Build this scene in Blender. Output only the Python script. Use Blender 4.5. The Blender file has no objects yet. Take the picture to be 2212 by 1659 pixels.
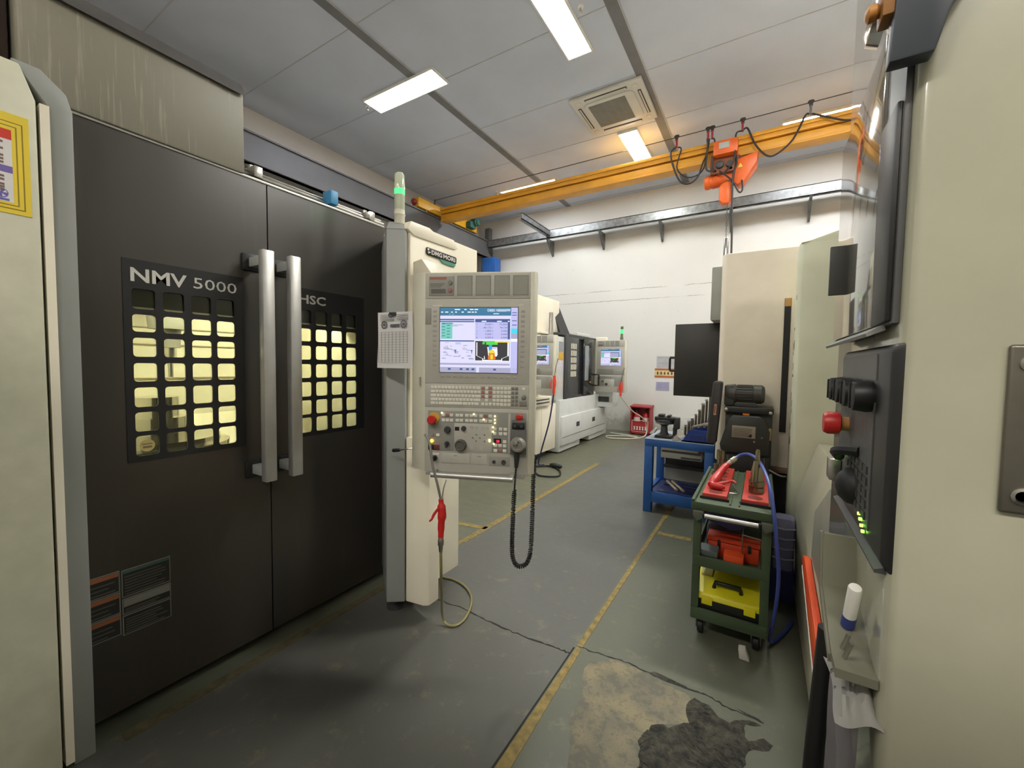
import bpy, bmesh, math, random
from mathutils import Vector, Matrix
random.seed(7)
SC = bpy.context.scene
COL = SC.collection
PI = math.pi
# ------------------------------------------------------------------ camera, world, exposure
cam_d = bpy.data.cameras.new('camera'); cam = bpy.data.objects.new('camera', cam_d); COL.objects.link(cam)
cam_d.sensor_fit = 'HORIZONTAL'; cam_d.sensor_width = 36.0; cam_d.lens = 886.6*36/2212; cam_d.clip_start = 0.03
yaw, pitch, roll = [math.radians(a) for a in (31.374, -2.828, 0.835)]
fw = Vector((-math.sin(yaw)*math.cos(pitch), math.cos(yaw)*math.cos(pitch), math.sin(pitch)))
rt = Vector((math.cos(yaw), math.sin(yaw), 0)); up = rt.cross(fw)
r2 = math.cos(roll)*rt + math.sin(roll)*up; u2 = -math.sin(roll)*rt + math.cos(roll)*up
cam.matrix_world = Matrix(((r2.x, u2.x, -fw.x, 0), (r2.y, u2.y, -fw.y, 0), (r2.z, u2.z, -fw.z, 1.4), (0, 0, 0, 1)))
SC.camera = cam
W = bpy.data.worlds.new('hall_air'); SC.world = W; W.use_nodes = True
W.node_tree.nodes['Background'].inputs[0].default_value = (0.8, 0.85, 1, 1)
W.node_tree.nodes['Background'].inputs[1].default_value = 0.05
SC.view_settings.view_transform = 'Standard'; SC.view_settings.look = 'None'
SC.view_settings.gamma = 1; SC.view_settings.use_curve_mapping = False
SC.view_settings.exposure = 1.95
LAMP = 15.0          # luminance of the ceiling diffusers

# ------------------------------------------------------------------ materials
def lin(c):
    return tuple(((v/255/12.92) if v/255 <= .04045 else ((v/255+.055)/1.055)**2.4) for v in c)
MATS = {}
def mat(name, rgb, rough=.5, metal=0, var=.08, scale=6, bump=0, coat=0, spec=.5, stretch=(1, 1, 1)):
    if name in MATS: return MATS[name]
    m = bpy.data.materials.new(name); m.use_nodes = True; nt = m.node_tree; N = nt.nodes; L = nt.links
    b = N['Principled BSDF']; c = lin(rgb)
    b.inputs['Roughness'].default_value = rough; b.inputs['Metallic'].default_value = metal
    b.inputs['Coat Weight'].default_value = coat; b.inputs['Coat Roughness'].default_value = .08
    b.inputs['Specular IOR Level'].default_value = spec
    tc = N.new('ShaderNodeTexCoord'); mp = N.new('ShaderNodeMapping'); mp.inputs['Scale'].default_value = stretch
    nz = N.new('ShaderNodeTexNoise'); nz.inputs['Scale'].default_value = scale; nz.inputs['Detail'].default_value = 5
    L.new(tc.outputs['Object'], mp.inputs[0]); L.new(mp.outputs[0], nz.inputs['Vector'])
    rp = N.new('ShaderNodeValToRGB'); rp.color_ramp.elements[0].position = .3; rp.color_ramp.elements[1].position = .7
    rp.color_ramp.elements[0].color = (*[max(0, v*(1-var)) for v in c], 1)
    rp.color_ramp.elements[1].color = (*[min(1, v*(1+var)) for v in c], 1)
    L.new(nz.outputs['Fac'], rp.inputs[0]); L.new(rp.outputs[0], b.inputs['Base Color'])
    if bump:
        bp = N.new('ShaderNodeBump'); bp.inputs['Strength'].default_value = bump; bp.inputs['Distance'].default_value = .01
        L.new(nz.outputs['Fac'], bp.inputs['Height']); L.new(bp.outputs[0], b.inputs['Normal'])
    MATS[name] = m; return m
def emit(name, rgb, s):
    if not name.startswith(('screen_', 'lit_diffuser')): s *= .62
    if name.startswith('screen_'): s *= .27
    if name in MATS: return MATS[name]
    m = bpy.data.materials.new(name); m.use_nodes = True; nt = m.node_tree
    b = nt.nodes['Principled BSDF']; b.inputs['Base Color'].default_value = (.02, .02, .02, 1)
    b.inputs['Emission Color'].default_value = (*lin(rgb), 1); b.inputs['Emission Strength'].default_value = s
    MATS[name] = m; return m
def pane(name, tint=(200, 205, 195), gloss=.07):
    m = bpy.data.materials.new(name); m.use_nodes = True; nt = m.node_tree; N = nt.nodes; L = nt.links
    N.remove(N['Principled BSDF'])
    tr = N.new('ShaderNodeBsdfTransparent'); tr.inputs[0].default_value = (*lin(tint), 1)
    gl = N.new('ShaderNodeBsdfGlossy'); gl.inputs['Roughness'].default_value = .06
    mx = N.new('ShaderNodeMixShader'); fr = N.new('ShaderNodeFresnel'); fr.inputs[0].default_value = 1.5
    ad = N.new('ShaderNodeMath'); ad.operation = 'MULTIPLY'; ad.inputs[1].default_value = gloss/.04
    nz = N.new('ShaderNodeTexNoise'); nz.inputs['Scale'].default_value = 30
    mu = N.new('ShaderNodeMath'); mu.operation = 'MULTIPLY_ADD'; mu.inputs[1].default_value = .1; mu.inputs[2].default_value = .02
    L.new(nz.outputs['Fac'], mu.inputs[0]); L.new(mu.outputs[0], gl.inputs['Roughness'])
    L.new(fr.outputs[0], ad.inputs[0]); ad.use_clamp = True
    L.new(ad.outputs[0], mx.inputs[0]); L.new(tr.outputs[0], mx.inputs[1]); L.new(gl.outputs[0], mx.inputs[2])
    L.new(mx.outputs[0], N['Material Output'].inputs[0]); MATS[name] = m; return m

# ------------------------------------------------------------------ mesh builder
class MB:
    def __init__(s): s.v = []; s.f = []; s.m = []
    def add(s, vs, fs, mi=0):
        o = len(s.v); s.v += [tuple(v) for v in vs]; s.f += [tuple(i+o for i in f) for f in fs]; s.m += [mi]*len(fs); return s
    def box(s, x0, x1, y0, y1, z0, z1, bev=0, mi=0, seg=2):
        x0, x1 = min(x0, x1), max(x0, x1); y0, y1 = min(y0, y1), max(y0, y1); z0, z1 = min(z0, z1), max(z0, z1)
        vs = [(x, y, z) for z in (z0, z1) for y in (y0, y1) for x in (x0, x1)]
        fs = [(0, 2, 3, 1), (4, 5, 7, 6), (0, 1, 5, 4), (2, 6, 7, 3), (0, 4, 6, 2), (1, 3, 7, 5)]
        return s.bevd(vs, fs, bev, mi, seg)
    def bevd(s, vs, fs, bev, mi=0, seg=2, ang=30):
        if not bev: return s.add(vs, fs, mi)
        b = bmesh.new(); bv = [b.verts.new(v) for v in vs]
        for f in fs: b.faces.new([bv[i] for i in f])
        b.normal_update()
        es = [e for e in b.edges if len(e.link_faces) == 2 and e.calc_face_angle(0) > math.radians(ang)]
        bmesh.ops.bevel(b, geom=es, offset=bev, segments=seg, affect='EDGES', profile=.5, clamp_overlap=True)
        b.verts.index_update()
        s.add([v.co[:] for v in b.verts], [[v.index for v in f.verts] for f in b.faces], mi); b.free(); return s
    def prism(s, poly, ax, a, b, bev=0, mi=0, seg=2):
        # poly of 2D points in the plane normal to ax ('x': (y,z), 'y': (x,z), 'z': (x,y)), swept from a to b
        def p3(q, t): return (t, q[0], q[1]) if ax == 'x' else ((q[0], t, q[1]) if ax == 'y' else (q[0], q[1], t))
        n = len(poly); vs = [p3(q, a) for q in poly]+[p3(q, b) for q in poly]
        ar = sum(poly[i][0]*poly[(i+1) % n][1]-poly[(i+1) % n][0]*poly[i][1] for i in range(n))
        fs = [tuple(range(n))[::-1], tuple(range(n, 2*n))]+[(i, (i+1) % n, n+(i+1) % n, n+i) for i in range(n)]
        flip = (ar < 0) ^ (b < a) ^ (ax == 'y')
        if flip: fs = [f[::-1] for f in fs]
        return s.bevd(vs, fs, bev, mi, seg)
    def tube(s, pts, r, n=8, mi=0, smooth=0, caps=True):
        pts = [Vector(p) for p in pts]
        if smooth: pts = spline(pts, smooth)
        rs = r if isinstance(r, (list, tuple)) else [r]*len(pts)
        if len(rs) != len(pts): rs = [rs[min(len(rs)-1, int(i*len(rs)/len(pts)))] for i in range(len(pts))]
        t0 = (pts[1]-pts[0]).normalized(); a = Vector((0, 0, 1)) if abs(t0.z) < .9 else Vector((1, 0, 0))
        u = t0.cross(a).normalized(); vs = []; fs = []; k = len(pts)
        for i, p in enumerate(pts):
            t = (pts[min(i+1, k-1)]-pts[max(i-1, 0)]).normalized()
            u = (u-t*u.dot(t)).normalized(); w = t.cross(u)
            vs += [p+(u*math.cos(2*PI*j/n)+w*math.sin(2*PI*j/n))*rs[i] for j in range(n)]
        for i in range(k-1):
            fs += [(i*n+j, i*n+(j+1) % n, (i+1)*n+(j+1) % n, (i+1)*n+j) for j in range(n)]
        if caps: fs += [tuple(range(n))[::-1], tuple((k-1)*n+j for j in range(n))]
        return s.add(vs, fs, mi)
    def lathe(s, c, axis, prof, n=20, mi=0):
        # prof: list of (distance along axis, radius)
        c = Vector(c); ax = Vector(axis).normalized()
        pts = [c+ax*d for d, _ in prof]; a = Vector((0, 0, 1)) if abs(ax.z) < .9 else Vector((1, 0, 0))
        u = ax.cross(a).normalized(); w = ax.cross(u); vs = []; fs = []
        for p, (d, r) in zip(pts, prof): vs += [p+(u*math.cos(2*PI*j/n)+w*math.sin(2*PI*j/n))*max(r, 1e-4) for j in range(n)]
        for i in range(len(prof)-1):
            fs += [(i*n+j, i*n+(j+1) % n, (i+1)*n+(j+1) % n, (i+1)*n+j) for j in range(n)]
        fs += [tuple(range(n))[::-1], tuple((len(prof)-1)*n+j for j in range(n))]
        return s.add(vs, fs, mi)
    def quad(s, a, b, c, d, mi=0): return s.add([a, b, c, d], [(0, 1, 2, 3)], mi)
    def xf(s, M): s.v = [tuple(M @ Vector(v)) for v in s.v]; return s
def spline(P, n):
    P = [Vector(p) for p in P]; out = []
    for i in range(len(P)-1):
        p0 = P[max(i-1, 0)]; p1 = P[i]; p2 = P[i+1]; p3 = P[min(i+2, len(P)-1)]
        for k in range(n):
            t = k/n
            out.append(.5*((2*p1)+(p2-p0)*t+(2*p0-5*p1+4*p2-p3)*t*t+(3*p1-p0-3*p2+p3)*t**3))
    return out+[P[-1]]
def wm(o):
    m = o.matrix_parent_inverse @ o.matrix_basis
    return (wm(o.parent) @ m) if o.parent else o.matrix_basis.copy()
def obj(name, mb, mats, parent=None, world=True, smooth=None, label=None):
    me = bpy.data.meshes.new(name); me.from_pydata(mb.v, [], mb.f)
    if not isinstance(mats, (list, tuple)): mats = [mats]
    for m in mats: me.materials.append(m)
    for p, i in zip(me.polygons, mb.m): p.material_index = min(i, len(mats)-1)
    b = bmesh.new(); b.from_mesh(me); bmesh.ops.recalc_face_normals(b, faces=b.faces); b.to_mesh(me); b.free()
    if smooth is not False:
        me.polygons.foreach_set('use_smooth', [True]*len(me.polygons))
        me.set_sharp_from_angle(angle=math.radians(38))
    o = bpy.data.objects.new(name, me); COL.objects.link(o)
    if parent:
        o.parent = parent
        if world: o.matrix_parent_inverse = wm(parent).inverted()
    if label: o['label'] = label
    return o
def tag(o, label, cat, group=None, kind=None):
    o['label'] = label; o['category'] = cat
    if group: o['group'] = group
    if kind: o['kind'] = kind
    return o
def thing(name, label, cat, loc=(0, 0, 0), rz=0, group=None):
    o = bpy.data.objects.new(name, None); COL.objects.link(o); o.location = loc; o.rotation_euler = (0, 0, rz)
    o.empty_display_size = .1
    o.matrix_basis = Matrix.Translation(loc) @ Matrix.Rotation(rz, 4, 'Z')
    return tag(o, label, cat, group)
def solo(name, mb, mats, label, cat, group=None, smooth=None):
    # one-mesh thing: its origin at the base of its bounds
    xs = [v[0] for v in mb.v]; ys = [v[1] for v in mb.v]; zs = [v[2] for v in mb.v]
    c = Vector(((min(xs)+max(xs))/2, (min(ys)+max(ys))/2, min(zs)))
    mb.v = [tuple(Vector(v)-c) for v in mb.v]
    o = obj(name, mb, mats, None, smooth=smooth); o.location = c; o.matrix_basis = Matrix.Translation(c)
    return tag(o, label, cat, group)
def struct(name, mb, mats, parent=None):
    o = obj(name, mb, mats, parent)
    if not parent: o['kind'] = 'structure'
    return o
def kids(o): return [c for c in bpy.data.objects if c.parent == o]
def dup(root, M):
    def cp(o, par):
        c = o.copy(); COL.objects.link(c)
        if par: c.parent = par; c.matrix_parent_inverse = o.matrix_parent_inverse.copy()
        for k in kids(o): cp(k, c)
        return c
    r = cp(root, None); r.matrix_basis = M; return r
def text(s, o, u, v, h, width=None, bold=0, mi=0, depth=.0008, spacing=1):
    # lettering as mesh: origin o (lower left), u = reading direction, v = up, h = capital height
    cu = bpy.data.curves.new('t', 'FONT'); cu.body = s; cu.size = 1; cu.offset = bold; cu.extrude = 0; cu.resolution_u = 2
    cu.space_character = spacing
    to = bpy.data.objects.new('t', cu); COL.objects.link(to)
    dg = bpy.context.evaluated_depsgraph_get(); me = bpy.data.meshes.new_from_object(to.evaluated_get(dg))
    u = Vector(u).normalized(); v = Vector(v).normalized(); n = u.cross(v); o = Vector(o)
    xs = [p.co.x for p in me.vertices]; ys = [p.co.y for p in me.vertices]
    sy = h/.70; sx = (width/(max(xs)-min(xs))) if width else sy; x0 = min(xs) if xs else 0
    mb = MB(); mb.add([o+u*(p.co.x-x0)*sx+v*p.co.y*sy+n*depth for p in me.vertices], [tuple(p.vertices) for p in me.polygons], mi)
    bpy.data.objects.remove(to); bpy.data.curves.remove(cu); bpy.data.meshes.remove(me); return mb
def join(*ms):
    r = MB()
    for m in ms: r.v, r.f, r.m = r.v+m.v, r.f+[tuple(i+len(r.v) for i in f) for f in m.f], r.m+m.m
    return r
def rrect(y0, y1, z0, z1, r, n=4):
    pts = []
    for cy, cz, a in ((y1-r, z1-r, 0), (y0+r, z1-r, 90), (y0+r, z0+r, 180), (y1-r, z0+r, 270)):
        for k in range(n+1):
            t = math.radians(a+90*k/n); pts.append((cy+r*math.cos(t), cz+r*math.sin(t)))
    return pts
def grid_plate(mb, cols, rows, Y0, Y1, Z0, Z1, x0, x1, r=.012, n=3, mi=0):
    # plate in the plane x, front at x1, back at x0, with rounded openings cols x rows
    ys = [Y0]+[(cols[i][1]+cols[i+1][0])/2 for i in range(len(cols)-1)]+[Y1]
    zs = [Z0]+[(rows[i][1]+rows[i+1][0])/2 for i in range(len(rows)-1)]+[Z1]
    for i, (a, b) in enumerate(cols):
        for j, (c, d) in enumerate(rows):
            hp = rrect(a, b, c, d, r, n); k = len(hp); q = n+1
            oc = [(ys[i+1], zs[j+1]), (ys[i], zs[j+1]), (ys[i], zs[j]), (ys[i+1], zs[j])]
            vs = [(x1, *p) for p in hp]+[(x0, *p) for p in hp]+[(x1, *p) for p in oc]+[(x0, *p) for p in oc]; fs = []
            for t in range(k):
                t2 = (t+1) % k; fs.append((t, k+t, k+t2, t2)); c0 = 2*k+t//q
                if t//q == t2//q: fs += [(c0, t, t2), (c0+4, k+t2, k+t)]
                else:
                    c1 = 2*k+t2//q; fs += [(c0, t, t2, c1), (c0+4, c1+4, k+t2, k+t)]
            mb.add(vs, fs, mi)
    return mb

# ------------------------------------------------------------------ palette
beige = mat('cream_enamel', (234, 227, 207), .42, var=.05, scale=3, bump=.02)
beige2 = mat('worn_cream_enamel', (196, 190, 170), .45, var=.07, scale=9, bump=.03)
grayp = mat('pillar_grey_enamel', (142, 144, 140), .5, var=.05, scale=4)
dkdoor = mat('black_brown_enamel', (74, 68, 60), .38, var=.12, scale=2.2)
black = mat('black_plastic', (24, 24, 24), .45, var=.15)
blackg = mat('gloss_black_glass', (10, 10, 11), .08, var=.1, spec=.6)
dark = mat('dark_grey_enamel', (58, 58, 58), .5, var=.1, scale=8)
panelg = mat('panel_warm_grey', (172, 170, 160), .55, var=.04, scale=20)
panelg2 = mat('panel_dark_grey', (140, 139, 131), .55, var=.05, scale=20)
panelb = mat('panel_cream_frame', (200, 197, 180), .5, var=.04, scale=10)
steel = mat('brushed_steel', (190, 188, 182), .28, metal=1, var=.12, scale=20, stretch=(1, 1, .1))
chrome = mat('chrome', (215, 212, 205), .12, metal=1, var=.05)
alu = mat('aluminium_bar', (188, 187, 183), .38, metal=.7, var=.06, scale=14)
white = mat('white_enamel', (226, 224, 216), .45, var=.04)
paper = mat('white_paper', (214, 212, 210), .8, var=.04, scale=12)
ink = mat('printing_ink', (96, 96, 102), .8)
redp = mat('red_plastic', (190, 36, 34), .38, var=.12)
orange = mat('orange_plastic', (222, 78, 30), .4, var=.1)
yellowp = mat('yellow_paint', (214, 152, 40), .45, var=.12, scale=3)
bluep = mat('blue_enamel', (36, 88, 158), .45, var=.12, scale=5)
navy = mat('navy_plastic', (40, 52, 110), .45, var=.15)
greenp = mat('dark_green_enamel', (66, 82, 58), .5, var=.14, scale=6)
rubber = mat('black_rubber', (20, 20, 21), .6, var=.2)
galv = mat('galvanised_steel', (128, 131, 132), .42, metal=.7, var=.28, scale=14)
slate = mat('slate_grey_paint', (94, 93, 92), .55, var=.07, scale=3)
chain = mat('chain_steel', (90, 88, 84), .4, metal=.8)

# ------------------------------------------------------------------ the hall: floor, walls, ceiling
CZ = 4.97; WL = -6.38; WF = 8.72; WR = 5.4; WB = -4.0
def nodemat(name):
    m = bpy.data.materials.new(name); m.use_nodes = True; nt = m.node_tree
    return m, nt, nt.nodes, nt.links, nt.nodes['Principled BSDF']
def math_n(N, L, op, a, b=None, c=None, clamp=False):
    n = N.new('ShaderNodeMath'); n.operation = op; n.use_clamp = clamp
    for i, v in enumerate((a, b, c)):
        if v is None: continue
        if isinstance(v, (int, float)): n.inputs[i].default_value = v
        else: L.new(v, n.inputs[i])
    return n.outputs[0]
def mixc(N, L, f, a, b):
    n = N.new('ShaderNodeMix'); n.data_type = 'RGBA'
    for s, v in ((0, f), (6, a), (7, b)):
        if isinstance(v, (int, float)): n.inputs[s].default_value = v
        elif isinstance(v, tuple): n.inputs[s].default_value = (*lin(v), 1)
        else: L.new(v, n.inputs[s])
    return n.outputs[2]
def noise(N, L, vec, sc, det=5, rough=.55):
    n = N.new('ShaderNodeTexNoise'); n.inputs['Scale'].default_value = sc; n.inputs['Detail'].default_value = det
    n.inputs['Roughness'].default_value = rough; L.new(vec, n.inputs['Vector']); return n.outputs['Fac']
def step(N, L, v, a, b):
    n = N.new('ShaderNodeMapRange'); n.interpolation_type = 'SMOOTHSTEP'; n.clamp = True
    L.new(v, n.inputs[0]); n.inputs[1].default_value = a; n.inputs[2].default_value = b; return n.outputs[0]

def floor_mat():
    m, nt, N, L, b = nodemat('epoxy_floor')
    tc = N.new('ShaderNodeTexCoord'); V = tc.outputs['Object']; sx = N.new('ShaderNodeSeparateXYZ'); L.new(V, sx.inputs[0])
    x, y = sx.outputs[0], sx.outputs[1]
    n1 = noise(N, L, V, 1.3); n2 = noise(N, L, V, 9, 8, .7); n3 = noise(N, L, V, 45, 3)
    xw = math_n(N, L, 'MULTIPLY_ADD', n1, .04, x)
    inside = math_n(N, L, 'MULTIPLY', step(N, L, x, -1.97, -1.95), math_n(N, L, 'SUBTRACT', 1, step(N, L, x, -.752, -.745)))
    a = mixc(N, L, n1, (80, 81, 76), (97, 97, 91)); s = mixc(N, L, n1, (80, 85, 71), (102, 103, 87))
    c = mixc(N, L, inside, s, a)
    c = mixc(N, L, math_n(N, L, 'MULTIPLY', step(N, L, n2, .54, .72), .55), c, (134, 126, 102))     # scuffs to the screed
    c = mixc(N, L, math_n(N, L, 'MULTIPLY', step(N, L, noise(N, L, V, 5, 6, .7), .64, .74), .5), c, (74, 76, 66))     # oil spots
    mp = N.new('ShaderNodeMapping'); mp.inputs['Scale'].default_value = (1.2, 5, 1); mp.inputs['Rotation'].default_value = (0, 0, .5); L.new(V, mp.inputs[0])
    tr = math_n(N, L, 'MULTIPLY', math_n(N, L, 'SUBTRACT', 1, step(N, L, xw, -2.02, -1.9)), math_n(N, L, 'MULTIPLY', step(N, L, y, 2.2, 3.0), math_n(N, L, 'SUBTRACT', 1, step(N, L, y, 7.2, 8.2))))
    c = mixc(N, L, math_n(N, L, 'MULTIPLY', tr, step(N, L, noise(N, L, mp.outputs[0], 3.2, 8, .7), .42, .62)), c, (104, 101, 80))     # tracked swarf and oil in front of the machines
    c = mixc(N, L, math_n(N, L, 'MULTIPLY', n3, .12), c, (70, 72, 66))
    L.new(c, b.inputs['Base Color']); L.new(math_n(N, L, 'MULTIPLY_ADD', n2, .3, .27), b.inputs['Roughness'])
    bp = N.new('ShaderNodeBump'); bp.inputs['Strength'].default_value = .12; bp.inputs['Distance'].default_value = .01
    L.new(n2, bp.inputs['Height']); L.new(bp.outputs[0], b.inputs['Normal']); return m
def wall_mat(name, ctop, line=None):
    m, nt, N, L, b = nodemat(name)
    tc = N.new('ShaderNodeTexCoord'); V = tc.outputs['Object']; sx = N.new('ShaderNodeSeparateXYZ'); L.new(V, sx.inputs[0]); z = sx.outputs[2]
    n1 = noise(N, L, V, 1.6); n2 = noise(N, L, V, 12, 7, .7)
    c = mixc(N, L, math_n(N, L, 'MULTIPLY', n1, .35), ctop, tuple(int(v*.9) for v in ctop))
    c = mixc(N, L, math_n(N, L, 'MULTIPLY', step(N, L, n2, .62, .74), .3), c, (150, 146, 132))
    low = math_n(N, L, 'SUBTRACT', 1, step(N, L, math_n(N, L, 'MULTIPLY_ADD', n2, -.7, z), -.28, .1))
    c = mixc(N, L, math_n(N, L, 'MULTIPLY', low, .6), c, (120, 120, 104))                     # splash dirt above the floor
    if line:
        zz = math_n(N, L, 'MULTIPLY_ADD', n2, .05, z)
        for h in line:
            d = math_n(N, L, 'ABSOLUTE', math_n(N, L, 'SUBTRACT', zz, h+.025))
            k = math_n(N, L, 'SUBTRACT', 1, step(N, L, d, .003, .012))
            c = mixc(N, L, math_n(N, L, 'MULTIPLY', k, step(N, L, n1, .4, .55)), c, (164, 160, 150))   # plaster cracks
    L.new(c, b.inputs['Base Color']); b.inputs['Roughness'].default_value = .8
    bp = N.new('ShaderNodeBump'); bp.inputs['Strength'].default_value = .2; bp.inputs['Distance'].default_value = .01
    L.new(n2, bp.inputs['Height']); L.new(bp.outputs[0], b.inputs['Normal']); return m
M_floor = floor_mat(); M_wall = wall_mat('white_plaster', (208, 207, 202), (2.78, 3.0)); M_wall2 = wall_mat('cream_plaster', (214, 208, 200))
M_ceil = mat('grey_ceiling_panel', (190, 196, 209), .42, var=.05, scale=1.5)
M_seam = mat('ceiling_joint', (110, 110, 112), .5); M_seam2 = mat('ceiling_joint_light', (176, 176, 176), .5)
M_line = mat('worn_yellow_line', (132, 113, 58), .6, var=.4, scale=26)
M_line2 = mat('rubbed_yellow_line', (92, 86, 62), .6, var=.35, scale=26)

fl = struct('floor', MB().box(WL, WR, WB, WF, -.1, 0), M_floor)
struct('wall_back', MB().box(WL-.2, WR+.2, WF, WF+.2, 0, CZ), M_wall)
struct('wall_left', MB().box(WL-.2, WL, WB, WF, 0, CZ), M_wall2)
struct('wall_right', MB().box(WR, WR+.2, WB, WF, 0, CZ), M_wall2)
struct('wall_front', MB().box(WL-.2, WR+.2, WB-.2, WB, 0, CZ), M_wall2)
struct('shade_partition', MB().box(WL, WR, -1.1, -1.0, 0, 2.9), M_wall2)  # unseen wall added behind the camera to shade the left floor and door
ce = struct('ceiling', MB().box(WL, WR, WB, WF, CZ, CZ+.1), M_ceil)
mb = MB(); mb2 = MB()
for x in (-3.87, -1.40, 1.07, 3.54):
    mb.box(x-.07, x+.05, WB, WF, CZ-.006, CZ+.01); mb2.box(x+.05, x+.062, WB, WF, CZ-.012, CZ+.01)
for k in range(-6, 6): mb2.box(WL, WR, 2.98+1.12*k-.005, 2.98+1.12*k+.005, CZ-.004, CZ+.01)
obj('joint_strip', mb, M_seam, ce); obj('joint_bead', mb2, M_seam2, ce)

def flat(polys, z0, z1, mats, name, par):
    mb = MB()
    for p in polys: mb.prism(p, 'z', z0, z1)
    return obj(name, mb, mats, par, smooth=False)
flat([[(-.745, .2), (-.672, .2), (-.708, 1.85), (-.735, 1.86)], [(-.738, 1.87), (-.71, 1.87), (-.712, 3.9), (-.74, 3.9)],
      [(-.742, 3.9), (-.70, 3.9), (-.70, 8.1), (-.742, 8.1)], [(-.70, 3.50), (-.44, 3.51), (-.44, 3.57), (-.70, 3.56)]], -.004, .0018, M_line, 'yellow_line', fl)
flat([[(-1.985, .5), (-1.935, .5), (-1.94, 2.35), (-1.985, 2.35)]], -.004, .0018, M_line2, 'yellow_line', fl)
flat([[(-1.985, 2.35), (-1.94, 2.35), (-1.945, 2.5), (-1.985, 2.5)], [(-1.985, 2.5), (-1.93, 2.5), (-1.92, 5.6), (-1.98, 5.6)],
      [(-2.3, 2.73), (-1.95, 2.79), (-1.95, 2.85), (-2.3, 2.79)]], -.004, .0018, M_line, 'yellow_line', fl)
M_joint = mat('floor_joint_dirt', (40, 40, 36), .9)
flat([[(-.752, .2), (-.745, .2), (-.742, 1.85), (-.749, 1.85)]], -.004, .002, M_joint, 'floor_joint', fl)
def ribbon(pts, w):
    rnd = random.Random(3); pts = [Vector((*p, 0)) for p in pts]; fine = spline(pts, 6); out = []
    L_ = []; R_ = []
    for i, p in enumerate(fine):
        t = (fine[min(i+1, len(fine)-1)]-fine[max(i-1, 0)]).normalized(); n = Vector((-t.y, t.x, 0)); j = rnd.uniform(-.006, .006)
        ww = w*rnd.uniform(.35, 1.3); L_.append(p+n*(j+ww)); R_.append(p+n*(j-ww))
    return [[(L_[i].x, L_[i].y), (R_[i].x, R_[i].y), (R_[i+1].x, R_[i+1].y), (L_[i+1].x, L_[i+1].y)] for i in range(len(fine)-1)]
flat(ribbon([(-1.6, 1.80), (-1.407, 1.806), (-1.236, 1.791), (-1.084, 1.786), (-.947, 1.788), (-.821, 1.796), (-.75, 1.803)], .0045), -.004, .0012, M_joint, 'floor_crack', fl)
flat(ribbon([(-.726, 1.873), (-.611, 1.873), (-.503, 1.887), (-.393, 1.875), (-.217, 1.873), (-.144, 1.875), (-.056, 1.855), (.057, 1.85)], .0035), -.004, .0012, M_joint, 'floor_crack', fl)
def rough_poly(poly, n, amp, seed):
    rnd = random.Random(seed); out = []
    for i in range(len(poly)):
        a = Vector(poly[i]); b = Vector(poly[(i+1) % len(poly)]); k = max(1, int((b-a).length/n)); d = b-a; nn = Vector((-d.y, d.x)).normalized() if d.length else Vector((0, 0))
        for j in range(k):
            p = a+d*(j/k)+nn*(rnd.uniform(-amp, amp) if j else 0); out.append((p.x, p.y))
    return out
def slab(poly, mat_, name, zt, par, amp=0, seed=1, size=.012):
    bm_ = bmesh.new(); rnd = random.Random(seed)
    f = bm_.faces.new([bm_.verts.new((x, y, zt)) for x, y in poly]); bmesh.ops.triangulate(bm_, faces=[f])
    for _ in range(7):
        es = [e for e in bm_.edges if e.calc_length() > size*2]
        if not es: break
        bmesh.ops.subdivide_edges(bm_, edges=es, cuts=1); bmesh.ops.triangulate(bm_, faces=[f for f in bm_.faces if len(f.verts) > 3])
    for v in bm_.verts: v.co.z = zt+rnd.uniform(0, amp) if not v.is_boundary else .0005
    m_ = MB(); bm_.verts.index_update(); m_.add([v.co[:] for v in bm_.verts], [[v.index for v in f.verts] for f in bm_.faces]); bm_.free()
    return obj(name, m_, mat_, par)
def scrape_mat():
    m, nt, N, L, b = nodemat('scraped_screed'); tc = N.new('ShaderNodeTexCoord'); V = tc.outputs['Object']
    n1 = noise(N, L, V, 7, 8, .75); n2 = noise(N, L, V, 28, 6, .7)
    c = mixc(N, L, step(N, L, n1, .42, .58), (98, 96, 84), (134, 125, 98)); c = mixc(N, L, step(N, L, n2, .5, .62), c, (112, 105, 90))
    L.new(c, b.inputs['Base Color']); b.inputs['Roughness'].default_value = .75; return m
def rubble_mat():
    m, nt, N, L, b = nodemat('broken_concrete'); tc = N.new('ShaderNodeTexCoord'); V = tc.outputs['Object']
    n1 = noise(N, L, V, 22, 9, .75); n2 = noise(N, L, V, 6, 4)
    c = mixc(N, L, step(N, L, n1, .35, .68), (34, 34, 29), (100, 97, 84)); c = mixc(N, L, math_n(N, L, 'MULTIPLY', n2, .6), c, (52, 52, 46))
    L.new(c, b.inputs['Base Color']); b.inputs['Roughness'].default_value = .9
    bp = N.new('ShaderNodeBump'); bp.inputs['Strength'].default_value = .8; bp.inputs['Distance'].default_value = .02
    L.new(n1, bp.inputs['Height']); L.new(bp.outputs[0], b.inputs['Normal']); return m
M_rub = rubble_mat()
tan = [(-.651, 1.744), (-.64, 1.802), (-.564, 1.872), (-.44, 1.885), (-.393, 1.862), (-.272, 1.84), (-.19, 1.83), (-.2, 1.748), (-.18, 1.692), (-.3, 1.602), (-.33, 1.506), (-.318, 1.3), (-.50, 1.22), (-.591, 1.434), (-.594, 1.523), (-.596, 1.586)]
flat([rough_poly(tan, .03, .012, 4)], -.004, .0009, scrape_mat(), 'scraped_patch', fl)
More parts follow.
